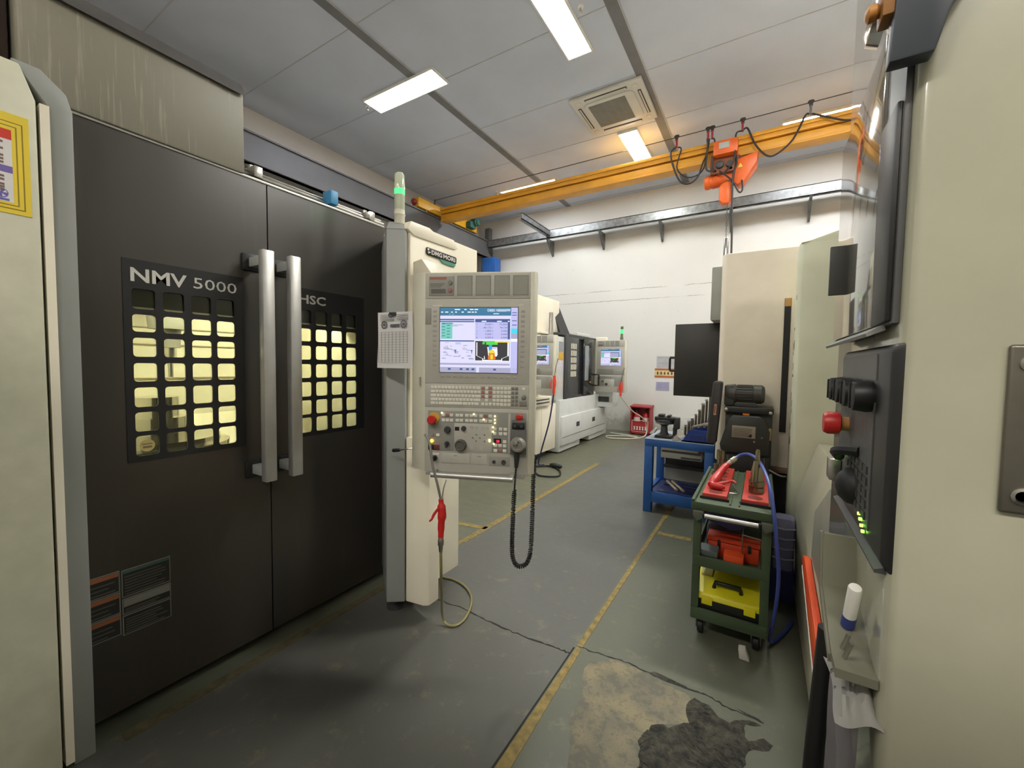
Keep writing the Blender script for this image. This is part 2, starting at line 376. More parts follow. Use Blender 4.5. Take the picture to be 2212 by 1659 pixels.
brk = [(-.32, 1.602), (-.278, 1.633), (-.259, 1.624), (-.195, 1.692), (-.216, 1.747), (-.211, 1.805), (-.194, 1.837), (-.136, 1.829), (-.097, 1.784), (-.058, 1.779), (-.018, 1.82),
       (.01, 1.835), (.05, 1.83), (-.004, 1.804), (-.005, 1.74), (.008, 1.728), (.056, 1.771), (.086, 1.754), (.073, 1.721), (.009, 1.68), (-.005, 1.599), (-.08, 1.3), (-.25, 1.22), (-.35, 1.30), (-.318, 1.426), (-.348, 1.506)]
slab(rough_poly(brk, .02, .006, 5), M_rub, 'broken_patch', .0015, fl, .007, 5)
slab([(-.392, 1.879), (-.37, 1.9), (-.304, 1.893), (-.228, 1.883), (-.231, 1.869), (-.326, 1.863)], M_rub, 'broken_patch', .001, fl, .003, 6)
slab([(-.04, 1.872), (.04, 1.862), (.05, 1.852), (-.01, 1.856)], M_rub, 'broken_patch', .001, fl, .003, 7)

# ------------------------------------------------------------------ ceiling lights and cassette
def fixture(x0, x1, y0, y1, label, tint, k=1):
    t = thing('ceiling_light', label, 'light', ((x0+x1)/2, (y0+y1)/2, CZ-.03), 0, 'ceiling light panels')
    f = .016; z0, z1 = CZ-.03, CZ+.0; mb = MB()
    mb.box(x0-f, x0, y0-f, y1+f, z0, z1); mb.box(x1, x1+f, y0-f, y1+f, z0, z1); mb.box(x0, x1, y0-f, y0, z0, z1); mb.box(x0, x1, y1, y1+f, z0, z1)
    obj('frame', mb, white, t)
    obj('diffuser', MB().box(x0, x1, y0, y1, z0+.008, z1-.002), emit('lit_diffuser_%d_%d_%d' % (tint[0], tint[2], k*10), tint, LAMP*k), t)
fixture(-4.78, -3.56, 3.86, 4.15, 'bluish-white ceiling light panel above the dark machine doors', (236, 240, 255))
fixture(-2.06, -1.79, 3.33, 4.55, 'ceiling light panel running lengthwise, cut off by the top of the picture', (252, 255, 248))
fixture(-2.03, -1.76, 6.38, 7.58, 'ceiling light panel running lengthwise below the air conditioner', (252, 255, 250))
fixture(-4.78, -3.56, 7.27, 7.56, 'ceiling light panel above the left end of the yellow crane girder', (246, 250, 255))
fixture(.12, 1.34, 7.27, 7.56, 'ceiling light panel above the right end of the yellow crane girder', (250, 252, 255))
fixture(.12, 1.34, 3.86, 4.15, 'ceiling light panel over the tool cart, above the picture', (255, 252, 244), 2.7)
fixture(2.6, 3.82, 3.86, 4.15, 'ceiling light panel over the right-hand machines, out of the picture', (255, 252, 244), 1.5)
fixture(2.6, 3.82, 7.27, 7.56, 'ceiling light panel far right by the back wall, out of the picture', (255, 252, 246))
for x, w in ((-4.78, 'far left'), (-2.5, 'left'), (.12, 'right'), (2.6, 'far right')):
    fixture(x, x+1.22, -2.9, -2.61, 'warm ceiling light panel behind the camera, %s one of the rear row' % w, (255, 249, 238), 1.8)

ac = thing('ceiling_air_conditioner', 'white square cassette air conditioner set in the grey ceiling', 'air conditioner', (-1.89, 5.72, CZ-.05))
M_acw = mat('yellowed_white_plastic', (206, 202, 192), .45, var=.03)
x0, x1, y0, y1 = -2.37, -1.41, 5.25, 6.19; z = CZ
obj('fascia', MB().box(x0, x1, y0, y1, z-.045, z, .014), M_acw, ac)
mb = MB().prism(rrect(x0+.14, x1-.14, y0+.14, y1-.14, .09, 6), 'z', z-.062, z-.04, .006); obj('intake_surround', mb, M_acw, ac)
mb = MB().box(x0+.2, x1-.26, y0+.2, y1-.2, z-.0625, z-.06); obj('grille_backing', mb, mat('grille_dark', (70, 68, 66), .7), ac)
mb = MB()
for k in range(30): mb.box(x0+.2, x1-.26, y0+.205+k*.0179, y0+.214+k*.0179, z-.068, z-.06)
for k in range(5): mb.box(x0+.2+k*.1, x0+.204+k*.1, y0+.2, y1-.2, z-.067, z-.06)
obj('intake_grille', mb, mat('grille_grey', (150, 147, 140), .6), ac)
for k in range(4):
    mb = MB()
    if k < 2:
        yy = (y0+.055, y1-.095)[k]; mb.box(x0+.2, x1-.2, yy, yy+.04, z-.052, z-.044); mb.box(x0+.21, x1-.21, yy+.012, yy+.03, z-.058, z-.044, mi=1)
    else:
        xx = (x0+.055, x1-.095)[k-2]; mb.box(xx, xx+.04, y0+.2, y1-.2, z-.052, z-.044); mb.box(xx+.012, xx+.03, y0+.21, y1-.21, z-.058, z-.044, mi=1)
    obj('louvre', mb, [mat('slot_dark_plastic', (60, 58, 56), .6), M_acw], ac)  # dark slot strip with a pale vane
for k in range(4):
    sx = (x0+.1, x1-.1)[k % 2]; sy = (y0+.1, y1-.1)[k//2]
    a = [(0, 0, 0, 0)]; mb = MB().lathe((sx, sy, z-.05), (0, 0, 1), [(0, .035), (.008, .04)], 14); obj('corner_cap', mb, M_acw, ac)
for (x, y, lb) in ((-1.69, 3.98, 'small sprinkler head beside the lengthwise ceiling light at the top'), (-4.86, 7.26, 'small sprinkler head left of the light panel over the crane girder'), (-4.86, 3.98, 'tiny sprinkler head by the corner of the bluish light panel')):
    t = thing('sprinkler_head', lb, 'sprinkler', (x, y, CZ-.09), 0, 'sprinkler heads in the ceiling')
    obj('escutcheon', MB().lathe((x, y, CZ), (0, 0, -1), [(0, .035), (.01, .03), (.016, .012)], 14), white, t)
    obj('nozzle', MB().lathe((x, y, CZ-.015), (0, 0, -1), [(0, .01), (.04, .01), (.042, .022), (.046, .022), (.05, .005)], 12), steel, t)

# ------------------------------------------------------------------ crane runway, girder, hoist
rw = thing('crane_runway_beam', 'dark grey crane runway I-beam along the left wall, under the white strip', 'steel beam', (-5.95, 4, 4.02))
def ibeam(x0, x1, za, zb, ya, yb, t=.022):
    c = (x0+x1)/2; return MB().box(x0, x1, ya, yb, zb-t, zb).box(x0, x1, ya, yb, za, za+t).box(c-.008, c+.08, ya, yb, za, zb)
obj('beam', ibeam(-6.1, -5.88, 4.02, 4.42, -3.9, 8.66), slate, rw)
obj('rail', MB().box(-6.02, -5.96, -3.9, 8.55, 4.42, 4.455), dark, rw)
obj('post', MB().box(-6.1, -5.88, 8.45, 8.68, 0, 4.02), slate, rw)
obj('end_stop', MB().box(-6.04, -5.90, 8.5, 8.62, 4.42, 4.75, .01), slate, rw)
obj('wall_bracket', MB().box(-6.38, -6.1, 4.0, 4.2, 4.05, 4.2), slate, rw); obj('wall_bracket', MB().box(-6.38, -6.1, .5, .7, 4.05, 4.2), slate, rw)
rw2 = thing('crane_runway_beam', 'far right crane runway beam hidden behind the right-hand machines', 'steel beam', (5.0, 4, 4.02))
obj('beam', ibeam(4.9, 5.1, 4.02, 4.42, -3.9, 8.66), slate, rw2); obj('post', MB().box(4.9, 5.1, 8.45, 8.68, 0, 4.02), slate, rw2)

cr = thing('overhead_crane', 'yellow single-girder overhead crane spanning the hall', 'crane', (-.5, 6.7, 4.31))
obj('girder', MB().box(-5.82, 4.88, 6.58, 6.82, 4.535, 4.585, .004).box(-5.82, 4.88, 6.66, 6.74, 4.35, 4.54).box(-5.82, 4.88, 6.60, 6.80, 4.325, 4.35, .003)
    .box(-5.82, 4.88, 6.612, 6.66, 4.35, 4.452, .006).box(-5.82, 4.88, 6.60, 6.66, 4.475, 4.535, .004), yellowp, cr)
ye = mat('bright_yellow_paint', (224, 168, 40), .4, var=.08)
obj('end_carriage', MB().box(-6.08, -5.90, 6.05, 7.98, 4.47, 4.66, .012), ye, cr)
obj('end_carriage', MB().box(4.91, 5.08, 6.05, 7.98, 4.47, 4.66, .012), ye, cr)
obj('bumper', MB().lathe((-5.99, 6.05, 4.565), (0, -1, 0), [(0, .055), (.05, .06), (.075, .045), (.085, .01)], 16), mat('faded_red_rubber', (150, 52, 44), .6), cr)
obj('travel_motor', MB().lathe((-5.88, 7.72, 4.62), (1, 0, 0), [(0, .06), (.05, .085), (.18, .085), (.19, .07), (.22, .07), (.23, .03)], 18).box(-5.9, -5.76, 7.55, 7.76, 4.48, 4.62, .01), mat('motor_green', (48, 96, 84), .5), cr)
for k in range(2): obj('wheel', MB().lathe((-5.93, (6.3, 7.75)[k], 4.5), (-1, 0, 0), [(0, .045), (.12, .045)], 16), steel, cr)
obj('cable_post', MB().box(-5.94, -5.92, 6.54, 6.56, 4.6, 4.77).tube([(-5.93, 6.5, 4.6), (-5.93, 6.56, 4.77)], .008), dark, cr)
obj('festoon_wire', MB().tube([(-5.93, 6.55, 4.755), (-1.2, 6.55, 4.765), (4.9, 6.55, 4.785)], .006, 6), dark, cr)
obj('cable_post', MB().box(4.91, 4.93, 6.54, 6.56, 4.6, 4.80), dark, cr)

hs = thing('electric_chain_hoist', 'orange electric chain hoist hanging from the yellow crane girder', 'hoist', (-.53, 6.62, 3.65))
org = mat('hoist_orange', (216, 96, 30), .42, var=.08); brn = mat('oily_casting', (122, 66, 40), .5, var=.25, scale=20)
obj('control_box', MB().box(-.70, -.40, 6.40, 6.56, 4.31, 4.50, .018), org, hs)
obj('rating_plate', MB().box(-.63, -.50, 6.396, 6.402, 4.385, 4.465), mat('plate_silver', (176, 178, 176), .4, metal=.5), hs)
obj('trolley', MB().box(-.74, -.42, 6.5, 6.56, 4.1, 4.36, .008).box(-.74, -.42, 6.84, 6.88, 4.1, 4.4, .008).tube([(-.68, 6.5, 4.14), (-.68, 6.88, 4.14)], .02).tube([(-.48, 6.5, 4.14), (-.48, 6.88, 4.14)], .02), brn, hs)
for k in range(4): obj('trolley_wheel', MB().lathe(((-.68, -.5)[k % 2], (6.56, 6.84)[k//2], 4.37), (0, 1 if k < 2 else -1, 0), [(0, .045), (.035, .045), (.036, .055), (.045, .055)], 16), steel, hs)
mb = MB().lathe((-.44, 6.62, 4.04), (-1, 0, 0), [(0, .09), (.16, .09), (.165, .085), (.31, .085), (.32, .095), (.37, .09), (.385, .06)], 20)
for k in range(9): mb.lathe((-.585-.016*k, 6.62, 4.04), (-1, 0, 0), [(0, .092), (.006, .092)], 20)
obj('hoist_motor', mb, org, hs)
obj('gearbox', MB().prism([(-.44, 3.94), (-.40, 3.9), (-.32, 3.93), (-.17, 4.16), (-.16, 4.30), (-.42, 4.24)], 'y', 6.5, 6.72, .015), org, hs)
obj('brake_cover', MB().lathe((-.62, 6.5, 4.21), (0, -1, 0), [(0, .055), (.04, .05), (.05, .03)], 16).lathe((-.5, 6.5, 4.2), (0, -1, 0), [(0, .045), (.03, .04)], 14), dark, hs)
obj('warning_label', MB().prism([(-.40, 4.115), (-.335, 4.125), (-.368, 4.18)], 'y', 6.492, 6.499), mat('label_yellow', (226, 190, 70), .5), hs)
obj('hoist_body', MB().box(-.66, -.38, 6.54, 6.70, 4.08, 4.33, .02).box(-.55, -.40, 6.54, 6.7, 3.96, 4.1, .015), brn, hs)
obj('chain_bag', MB().prism([(-.62, 3.90), (-.60, 3.95), (-.52, 3.98), (-.46, 3.95), (-.455, 3.72), (-.50, 3.67), (-.575, 3.68), (-.62, 3.72)], 'y', 6.5, 6.66, .02), org, hs)
mb = MB()
for k in range(46):
    zc = 3.70-k*.038; a = (k % 2)*PI/2; pts = []
    for q in range(9):
        t = 2*PI*q/8; rx = .009*math.cos(t); pts.append((-.515+rx*math.cos(a), 6.58+rx*math.sin(a), zc+.022*math.sin(t)))
    mb.tube(pts, .0035, 5)
obj('load_chain', mb, chain, hs)
obj('hook_block', MB().box(-.55, -.48, 6.55, 6.61, 1.86, 1.96, .015).tube([(-.515, 6.58, 1.87), (-.515, 6.58, 1.82), (-.48, 6.58, 1.78), (-.50, 6.58, 1.73), (-.54, 6.58, 1.75)], .012, 8, smooth=4), dark, hs)
cab = mat('cable_dark', (44, 42, 42), .6)
obj('pendant_cable', MB().tube([(-.43, 6.50, 4.30), (-.41, 6.45, 4.16), (-.445, 6.44, 4.0), (-.445, 6.44, 3.6), (-.43, 6.44, 3.0), (-.43, 6.44, 1.5)], .013, 8, smooth=6), cab, hs)
obj('pendant_switch', MB().box(-.46, -.40, 6.41, 6.47, 1.28, 1.5, .015), yellowp, hs)
obj('body_cable', MB().tube([(-.62, 6.48, 4.12), (-.5, 6.46, 4.0), (-.44, 6.46, 3.92), (-.37, 6.46, 3.78), (-.33, 6.46, 3.8), (-.34, 6.48, 3.94)], .011, 7, smooth=6), cab, hs)
Lb = ['red cable hanger at the left end of the festoon wire, left of the hoist', 'left red hanger of the pair just left of the orange hoist', 'right red hanger of the pair just left of the orange hoist', 'red cable hanger above and right of the orange hoist', 'grey cable hanger at the right-hand ceiling light']
hx = [-1.21, -.79, -.735, -.36, .395]
for k, x in enumerate(hx):
    t = thing('cable_hanger', Lb[k], 'cable hanger', (x, 6.55, 4.625), 0, 'hangers on the festoon wire')
    rm = mat('hanger_red', (156, 46, 52), .5) if k < 4 else mat('hanger_grey', (110, 106, 104), .5)
    obj('clamp', MB().box(x-.014, x+.014, 6.53, 6.57, 4.62, 4.73, .004), rm, t)
    obj('roller', MB().lathe((x-.018, 6.55, 4.777), (0, 1, 0), [(-.012, .018), (.012, .018)], 12).lathe((x+.018, 6.55, 4.777), (0, 1, 0), [(-.012, .018), (.012, .018)], 12).box(x-.02, x+.02, 6.532, 6.536, 4.715, 4.795), dark, t)
def cable(pts, r, label, m=cab, name='cable', group='festoon cable loops under the crane', sm=6):
    return solo(name, MB().tube(pts, r, 8, smooth=sm), m, label, 'cable', group)
Y = 6.545
cable([(-1.22, Y, 4.625), (-1.29, Y, 4.55), (-1.23, Y, 4.3), (-1.13, Y, 4.10), (-1.0, Y, 4.06), (-.9, Y, 4.14), (-.85, Y, 4.30), (-.80, Y, 4.42), (-.77, Y, 4.625)], .012, 'black festoon cable loop hanging lowest, left of the orange hoist')
cable([(-1.19, Y+.02, 4.625), (-1.15, Y+.02, 4.58), (-1.20, Y+.02, 4.34), (-1.1, Y+.02, 4.19), (-.98, Y+.02, 4.15), (-.86, Y+.02, 4.2), (-.81, Y+.02, 4.35), (-.79, Y+.02, 4.625)], .010, 'black festoon cable loop hanging just above the lowest one', group='festoon cable loops under the crane')
cable([(-.80, Y-.02, 4.625), (-.785, Y-.04, 4.45), (-.79, Y-.1, 4.2), (-.75, Y-.08, 4.14), (-.70, Y-.08, 4.16)], .010, 'black cable dropping from the hanger pair into the hoist motor')
cable([(-.735, Y, 4.625), (-.70, Y-.03, 4.58), (-.69, Y-.08, 4.42), (-.71, Y-.08, 4.2), (-.68, Y-.08, 4.12)], .010, 'black cable looping over the left shoulder of the hoist control box')
cable([(-.36, Y, 4.625), (-.43, Y-.06, 4.58), (-.43, Y-.13, 4.36), (-.45, Y-.13, 4.18), (-.56, Y-.08, 4.08)], .011, 'black cable dropping from the hanger into the right side of the hoist')
cable([(-.36, Y, 4.625), (-.30, Y, 4.64), (-.2, Y, 4.40), (-.06, Y, 4.22), (.06, Y, 4.22), (.22, Y, 4.36), (.34, Y, 4.62), (.38, Y, 4.625)], .012, 'wide black festoon cable loop right of the hoist')
cable([(.41, Y, 4.625), (.55, Y, 4.55), (.78, Y, 4.44), (1.0, Y, 4.46), (1.2, Y, 4.6)], .012, 'black festoon cable loop at the far right, below the light')

gb = thing('wall_steel_channel', 'galvanised steel channel running along the white back wall', 'steel beam', (-.5, 8.45, 4.23))
obj('channel', MB().box(-5.85, 5.2, 8.38, 8.392, 4.225, 4.40).box(-5.85, 5.2, 8.38, 8.46, 4.388, 4.40).box(-5.85, 5.2, 8.38, 8.46, 4.225, 4.237), galv, gb)
for x in (-4.245, -3.03, -1.817, -.60, .568, 1.78, 3.0): obj('bracket', MB().prism([(8.34, 4.225), (8.72, 4.225), (8.72, 3.9), (8.69, 3.88)], 'x', x-.018, x+.018), galv, gb)
obj('cross_channel', MB().box(-4.26, -4.17, 7.12, 8.39, 4.26, 4.275).box(-4.26, -4.17, 7.12, 8.39, 4.37, 4.385).box(-4.182, -4.17, 7.12, 8.39, 4.26, 4.385), galv, gb)
bx = thing('electrical_box', 'blue box on the dark runway post, just above the large control panel', 'box', (-5.80, 8.40, 3.6))
obj('enclosure', MB().box(-5.87, -5.52, 8.2, 8.44, 3.45, 3.92, .008), bluep, bx); obj('lid', MB().box(-5.88, -5.51, 8.185, 8.2, 3.44, 3.93, .004), bluep, bx)

# ------------------------------------------------------------------ the large dark-doored machining centre on the left
mc = thing('machining_centre', 'large machining centre on the left with dark sliding doors and lit windows', 'machine', (-2.6, 1.0, 0))
def streak_mat():
    m, nt, N, L, b = nodemat('streaked_cover'); tc = N.new('ShaderNodeTexCoord'); V = tc.outputs['Object']
    mp = N.new('ShaderNodeMapping'); mp.inputs['Scale'].default_value = (1, 44, 1.8); L.new(V, mp.inputs[0])
    n1 = noise(N, L, mp.outputs[0], 2.2, 4); n2 = noise(N, L, V, 2); sx = N.new('ShaderNodeSeparateXYZ'); L.new(V, sx.inputs[0])
    k = math_n(N, L, 'MULTIPLY', step(N, L, n1, .56, .68), step(N, L, n2, .42, .55))
    c = mixc(N, L, math_n(N, L, 'MULTIPLY', k, .42), (130, 126, 112), (176, 170, 152))
    c = mixc(N, L, math_n(N, L, 'MULTIPLY', noise(N, L, V, 60), .15), c, (110, 104, 92))
    L.new(c, b.inputs['Base Color']); b.inputs['Roughness'].default_value = .5; return m
def door_mat():
    m, nt, N, L, b = nodemat('black_brown_door'); tc = N.new('ShaderNodeTexCoord'); V = tc.outputs['Object']
    mp = N.new('ShaderNodeMapping'); mp.inputs['Scale'].default_value = (1, 9, .7); L.new(V, mp.inputs[0])
    n1 = noise(N, L, V, 1.5); n2 = noise(N, L, mp.outputs[0], 2.5, 6)
    c = mixc(N, L, n1, (42, 38, 33), (50, 45, 39))
    c = mixc(N, L, math_n(N, L, 'MULTIPLY', step(N, L, n2, .6, .72), .3), c, (70, 64, 56))
    b.inputs['Specular IOR Level'].default_value = 1.0
    L.new(c, b.inputs['Base Color']); L.new(math_n(N, L, 'MULTIPLY_ADD', n2, .12, .24), b.inputs['Roughness']); return m
M_str = streak_mat(); M_dr = door_mat()
cols = [(.585, .657), (.68, .751), (.775, .848), (.868, .94)]
rows = [(1.021, 1.099), (1.116, 1.191), (1.211, 1.287), (1.31, 1.382), (1.406, 1.479), (1.502, 1.568), (1.589, 1.666)]
cols2 = [(1.26-.02+i*.094, 1.33-.02+i*.094) for i in range(4)]
DX = -2.05
M_gl = pane('door_glass')
def door(y0, y1, wy0, wy1, cs, side):
    # door leaf: a frame round the window opening
    d = grid_plate(MB(), [(wy0, wy1)], [(1.0, 1.775)], y0, y1, .05, 2.235, DX-.045, DX, .004, 2); x0, x1 = DX-.045, DX
    for (ya, yb, za, zb) in ((y0, y0, .05, 2.235), (y1, y1, .05, 2.235)): d.quad((x0, ya, za), (x1, ya, za), (x1, ya, zb), (x0, ya, zb))
    for z in (.05, 2.235): d.quad((x0, y0, z), (x1, y0, z), (x1, y1, z), (x0, y1, z))
    o = obj('sliding_door', d, M_dr, mc)
    g = grid_plate(MB(), cs, rows, wy0, wy1, 1.0, 1.69, DX-.005, DX+.003, .012, 4)
    g.box(DX-.005, DX+.003, wy0, wy1, 1.69, 1.775)
    obj('window_grid', g, black, o)
    obj('window_pane', MB().box(DX-.014, DX-.008, wy0, wy1, 1.0, 1.69), M_gl, o)
    return o
d1 = door(.425, 1.088, .56, .979, cols, 0); d2 = door(1.094, 1.80, 1.22, 1.645, cols2, 1)
obj('door_seal', MB().box(DX-.04, DX-.012, 1.088, 1.094, .05, 2.235), black, mc)
U, V_ = (0, 1, 0), (0, 0, 1)
M_let = mat('silver_lettering', (196, 194, 186), .4, var=.04)
obj('lettering', join(text('NMV', (DX+.0035, .583, 1.693), U, V_, .05, .178, .022), text('5000', (DX+.0035, .784, 1.697), U, V_, .045, .165)), M_let, d1, label='silver lettering NMV 5000')
obj('lettering', text('HSC', (DX+.0035, 1.243, 1.699), U, V_, .044, .15, .022), M_let, d2, label='silver lettering HSC')
def handle(y, par):
    o = obj('door_handle', MB().box(-1.952, -1.912, y-.027, y+.027, .84, 1.895, .006), alu, par)
    for z in (.885, 1.85): obj('handle_arm', MB().box(-2.05, -1.95, y-.022, y+.022, z-.022, z+.022, .004), grayp, o)
    for z in (.885, 1.85): obj('arm_base', MB().box(-2.052, -2.038, y-.05, y+.03, z-.04, z+.04, .006), black, o)
handle(1.022, d1); handle(1.148, d2)
# lit working chamber
cream = mat('chamber_cream_enamel', (228, 220, 194), .35, var=.06, scale=5)
mb = MB(); a0, a1, b0, b1 = .44, 1.78, .80, 2.15
mb.box(-3.12, -3.10, a0, a1, b0, b1).box(-3.12, -2.10, a0-.02, a0, b0, b1).box(-3.12, -2.10, a1, a1+.02, b0, b1).box(-3.12, -2.10, a0, a1, b0-.02, b0).box(-3.12, -2.10, a0, a1, b1, b1+.02)
mb.prism([(-3.1, .8), (-3.1, 1.05), (-2.75, .8)], 'y', a0, a1)
ch = obj('working_chamber', mb, cream, mc)
for k in range(5): obj('chamber_rib', MB().box(-3.1, -3.085, a0, a1, 1.28+.1*k, 1.286+.1*k), mat('rib_tan', (150, 136, 104), .5), ch)  # thin ribs in a darker tan than the chamber walls
obj('chamber_lamp', MB().box(-2.56, -2.50, .5, 1.72, 1.70, 1.74), emit('chamber_lamp_lit', (255, 247, 226), 42), ch, label='lit chamber lamp')
obj('upper_shroud', MB().box(-2.42, -2.11, .46, 1.76, 1.60, 2.14, .01), mat('shroud_grey', (96, 96, 92), .45), ch)
obj('spindle_head', MB().box(-3.05, -2.6, .62, 1.3, 1.72, 2.14, .02).lathe((-2.78, .95, 1.72), (0, 0, -1), [(0, .13), (.06, .13), (.07, .10), (.16, .09), (.165, .05), (.26, .045)], 28), [mat('head_grey', (120, 116, 104), .4)], ch)
obj('tool_cutter', MB().lathe((-2.78, .95, 1.46), (0, 0, -1), [(0, .028), (.05, .028), (.052, .012), (.16, .012)], 16), steel, ch)
obj('rotary_table', MB().lathe((-2.58, .82, .98), (0, 0, 1), [(-.1, .3), (.0, .3), (.005, .26), (.03, .26)], 36).lathe((-2.58, .82, 1.01), (0, 0, 1), [(0, .12), (.1, .12), (.105, .09), (.2, .09)], 28), chrome, ch)
obj('tool_probe', MB().box(-2.9, -2.75, 1.45, 1.65, .9, 1.15, .01).lathe((-2.8, 1.55, 1.15), (0, 0, 1), [(0, .03), (.1, .03)], 14), steel, ch)
# cover over the doors
cv = MB().prism([(-2.06, 2.24), (-2.035, 2.24), (-2.035, 2.585), (-2.06, 2.615), (-3.0, 2.615), (-3.0, 2.24)], 'y', .325, .99, .012)
o = obj('top_cover', cv, M_str, mc)
obj('cover_edge', MB().prism([(-2.045, 2.60), (-2.02, 2.575), (-2.02, 2.595), (-2.05, 2.635), (-3.0, 2.635), (-3.0, 2.617), (-2.06, 2.617)], 'y', .325, .985), mat('cover_edge_grey', (70, 68, 66), .55), o)
obj('roof_panel', MB().box(-3.4, -2.1, .99, 1.9, 2.238, 2.258).box(-3.4, -3.3, .99, 1.9, 1.0, 2.24).box(-3.3, -3.14, .4, 1.85, .1, 2.24), dark, mc)
obj('rear_column', MB().box(-2.6, -2.10, -.5, .318, 2.287, 3.1, .006).box(-2.10, -2.06, .20, .24, 2.287, 3.1, .004), mat('dark_brown_column', (62, 48, 44), .5, var=.25, stretch=(1, 6, 1)), mc)
# door top rails with clamps
mb = MB().tube([(-2.13, .99, 2.30), (-2.13, 1.84, 2.30)], .008).tube([(-2.10, .99, 2.275), (-2.10, 1.84, 2.275)], .008).box(-2.16, -2.12, .99, 1.86, 2.258, 2.268)
obj('guide_rail', mb, steel, mc)
for y in (1.06, 1.72): obj('rail_clamp', MB().box(-2.17, -2.06, y-.02, y+.02, 2.258, 2.31, .004).lathe((-2.13, y, 2.31), (0, 0, 1), [(0, .012), (.02, .012)], 10), steel, mc)
obj('door_top_edge', MB().box(-2.06, -2.045, .43, 1.80, 2.233, 2.245, .002), alu, mc)
blc = solo('clamp_block', MB().box(-2.12, -2.045, 1.43, 1.475, 2.262, 2.335, .003), mat('clear_blue_tape', (70, 146, 196), .45), 'small bright blue block on the rail above the right dark door', 'block')
# left side panel and slim pillar
lp = MB().prism([(.345, .02), (.345, 2.19), (.315, 2.285), (-.6, 2.285), (-.6, .02)], 'x', -2.3, -1.95, .006)
obj('side_panel', lp, mat('olive_cream_enamel', (200, 199, 176), .45, var=.07, scale=14, bump=.04), mc)
obj('side_trim', MB().box(-2.3, -1.955, .353, .374, .02, 2.19), beige, mc)
obj('door_pillar', MB().prism([(.374, .0), (.374, 2.192), (.30, 2.30), (.36, 2.30), (.415, 2.25), (.428, 2.2), (.428, .0)], 'x', -2.3, -1.965, .004), grayp, mc)
# right-hand grey pillar, cream post, upper housing
obj('door_pillar', MB().prism([(-1.69, 1.50), (-1.612, 1.556), (-1.635, 1.595), (-2.06, 1.86), (-2.06, 1.79)], 'z', .10, 2.09, .004)
    .add([(-1.69, 1.50, 2.09), (-1.612, 1.556, 2.09), (-1.635, 1.595, 2.09), (-2.06, 1.86, 2.09), (-2.06, 1.79, 2.09), (-1.74, 1.56, 2.15), (-1.68, 1.60, 2.15), (-1.70, 1.62, 2.15), (-2.06, 1.84, 2.15), (-2.06, 1.80, 2.15)],
    [(0, 1, 6, 5), (1, 2, 7, 6), (2, 3, 8, 7), (3, 4, 9, 8), (4, 0, 5, 9), (5, 6, 7, 8, 9)]), mat('pillar_cool_grey', (140, 142, 139), .5, var=.05), mc)
obj('panel_post', MB().prism([(-1.612, 1.565), (-1.50, 1.582), (-1.475, 1.60), (-1.475, 1.675), (-1.62, 1.72)], 'z', .10, 1.0, .004), beige, mc)
obj('upper_housing', MB().prism([(-1.62, 1.60), (-1.62, 2.2), (-2.06, 2.2), (-2.06, 1.88), (-1.68, 1.815), (-1.67, 1.60)], 'z', .872, 2.135, .008), beige, mc)
obj('housing_crown', MB().prism([(1.575, 2.10), (1.60, 2.145), (1.74, 2.148), (1.77, 2.137), (1.95, 2.136), (1.99, 2.095), (1.96, 2.082), (1.62, 2.075)], 'x', -1.66, -1.612, .003), beige, mc)
obj('lower_housing', MB().box(-2.0, -1.62, 1.84, 2.03, .10, .872, .008).box(-1.67,-1.62,1.70,1.85,.10,.872), beige, mc)
obj('cabinet_back', MB().box(-3.2, -2.06, 1.84, 2.2, .1, 2.12, .01), beige, mc)
for (x, y) in ((-1.8, 1.9), (-1.75, 1.62), (-2.5, .5), (-2.5, 2.0), (-2.2, .2)): obj('levelling_foot', MB().lathe((x, y, 0), (0, 0, 1), [(0, .05), (.02, .05), (.03, .02), (.12, .02)], 14), dark, mc)
obj('plinth', MB().box(-3.1, -2.12, .0, 1.8, .02, .80), black, mc)
# arm that carries the control panel
obj('panel_arm', MB().prism([(-1.585, 1.80), (-1.585, 1.925), (-1.525, 1.935), (-1.435, 1.83), (-1.435, 1.80)], 'y', 1.585, 1.72, .004), beige2, mc)
# name plate on the upper housing
bd = obj('name_plate', MB().prism([(1.715, 2.012), (1.718, 2.036), (1.724, 2.04), (1.972, 2.038), (1.976, 2.03), (1.974, 2.002), (1.968, 1.998), (1.73, 1.998), (1.72, 2.004)], 'x', -1.62, -1.612, .001), black, mc)
obj('plate_underline', MB().prism([(1.825, 1.999), (1.968, 1.999), (1.968, 1.988), (1.958, 1.978), (1.855, 1.978), (1.842, 1.986)], 'x', -1.62, -1.613), mat('plate_teal', (84, 150, 132), .4), bd)
obj('lettering', join(text('DMG', (-1.6115, 1.755, 2.007), U, V_, .023, .088, .03), text('MORI', (-1.6115, 1.853, 2.007), U, V_, .023, .108, .03)), white, bd, label='white lettering DMG MORI')
obj('emblem', MB().prism([(1.722, 2.032), (1.736, 2.035), (1.734, 2.024), (1.726, 2.022)], 'x', -1.612, -1.611), white, bd); obj('emblem', MB().prism([(1.728, 2.018), (1.748, 2.017), (1.748, 2.013), (1.738, 2.012), (1.734, 2.005), (1.727, 2.008)], 'x', -1.612, -1.611), white, bd)
st = obj('signal_tower', MB().lathe((-1.70, 1.60, 2.14), (0, 0, 1), [(0, .028), (.045, .028), (.05, .031), (.055, .028), (.075, .028)], 20), panelb, mc)
gm = mat('clear_tower_plastic', (176, 184, 160), .15, var=.1)
obj('tower_lens', MB().lathe((-1.70, 1.60, 2.215), (0, 0, 1), [(0, .028), (.08, .028), (.081, .026)], 20).lathe((-1.70, 1.60, 2.325), (0, 0, 1), [(0, .028), (.075, .026), (.085, .018)], 20), gm, st)
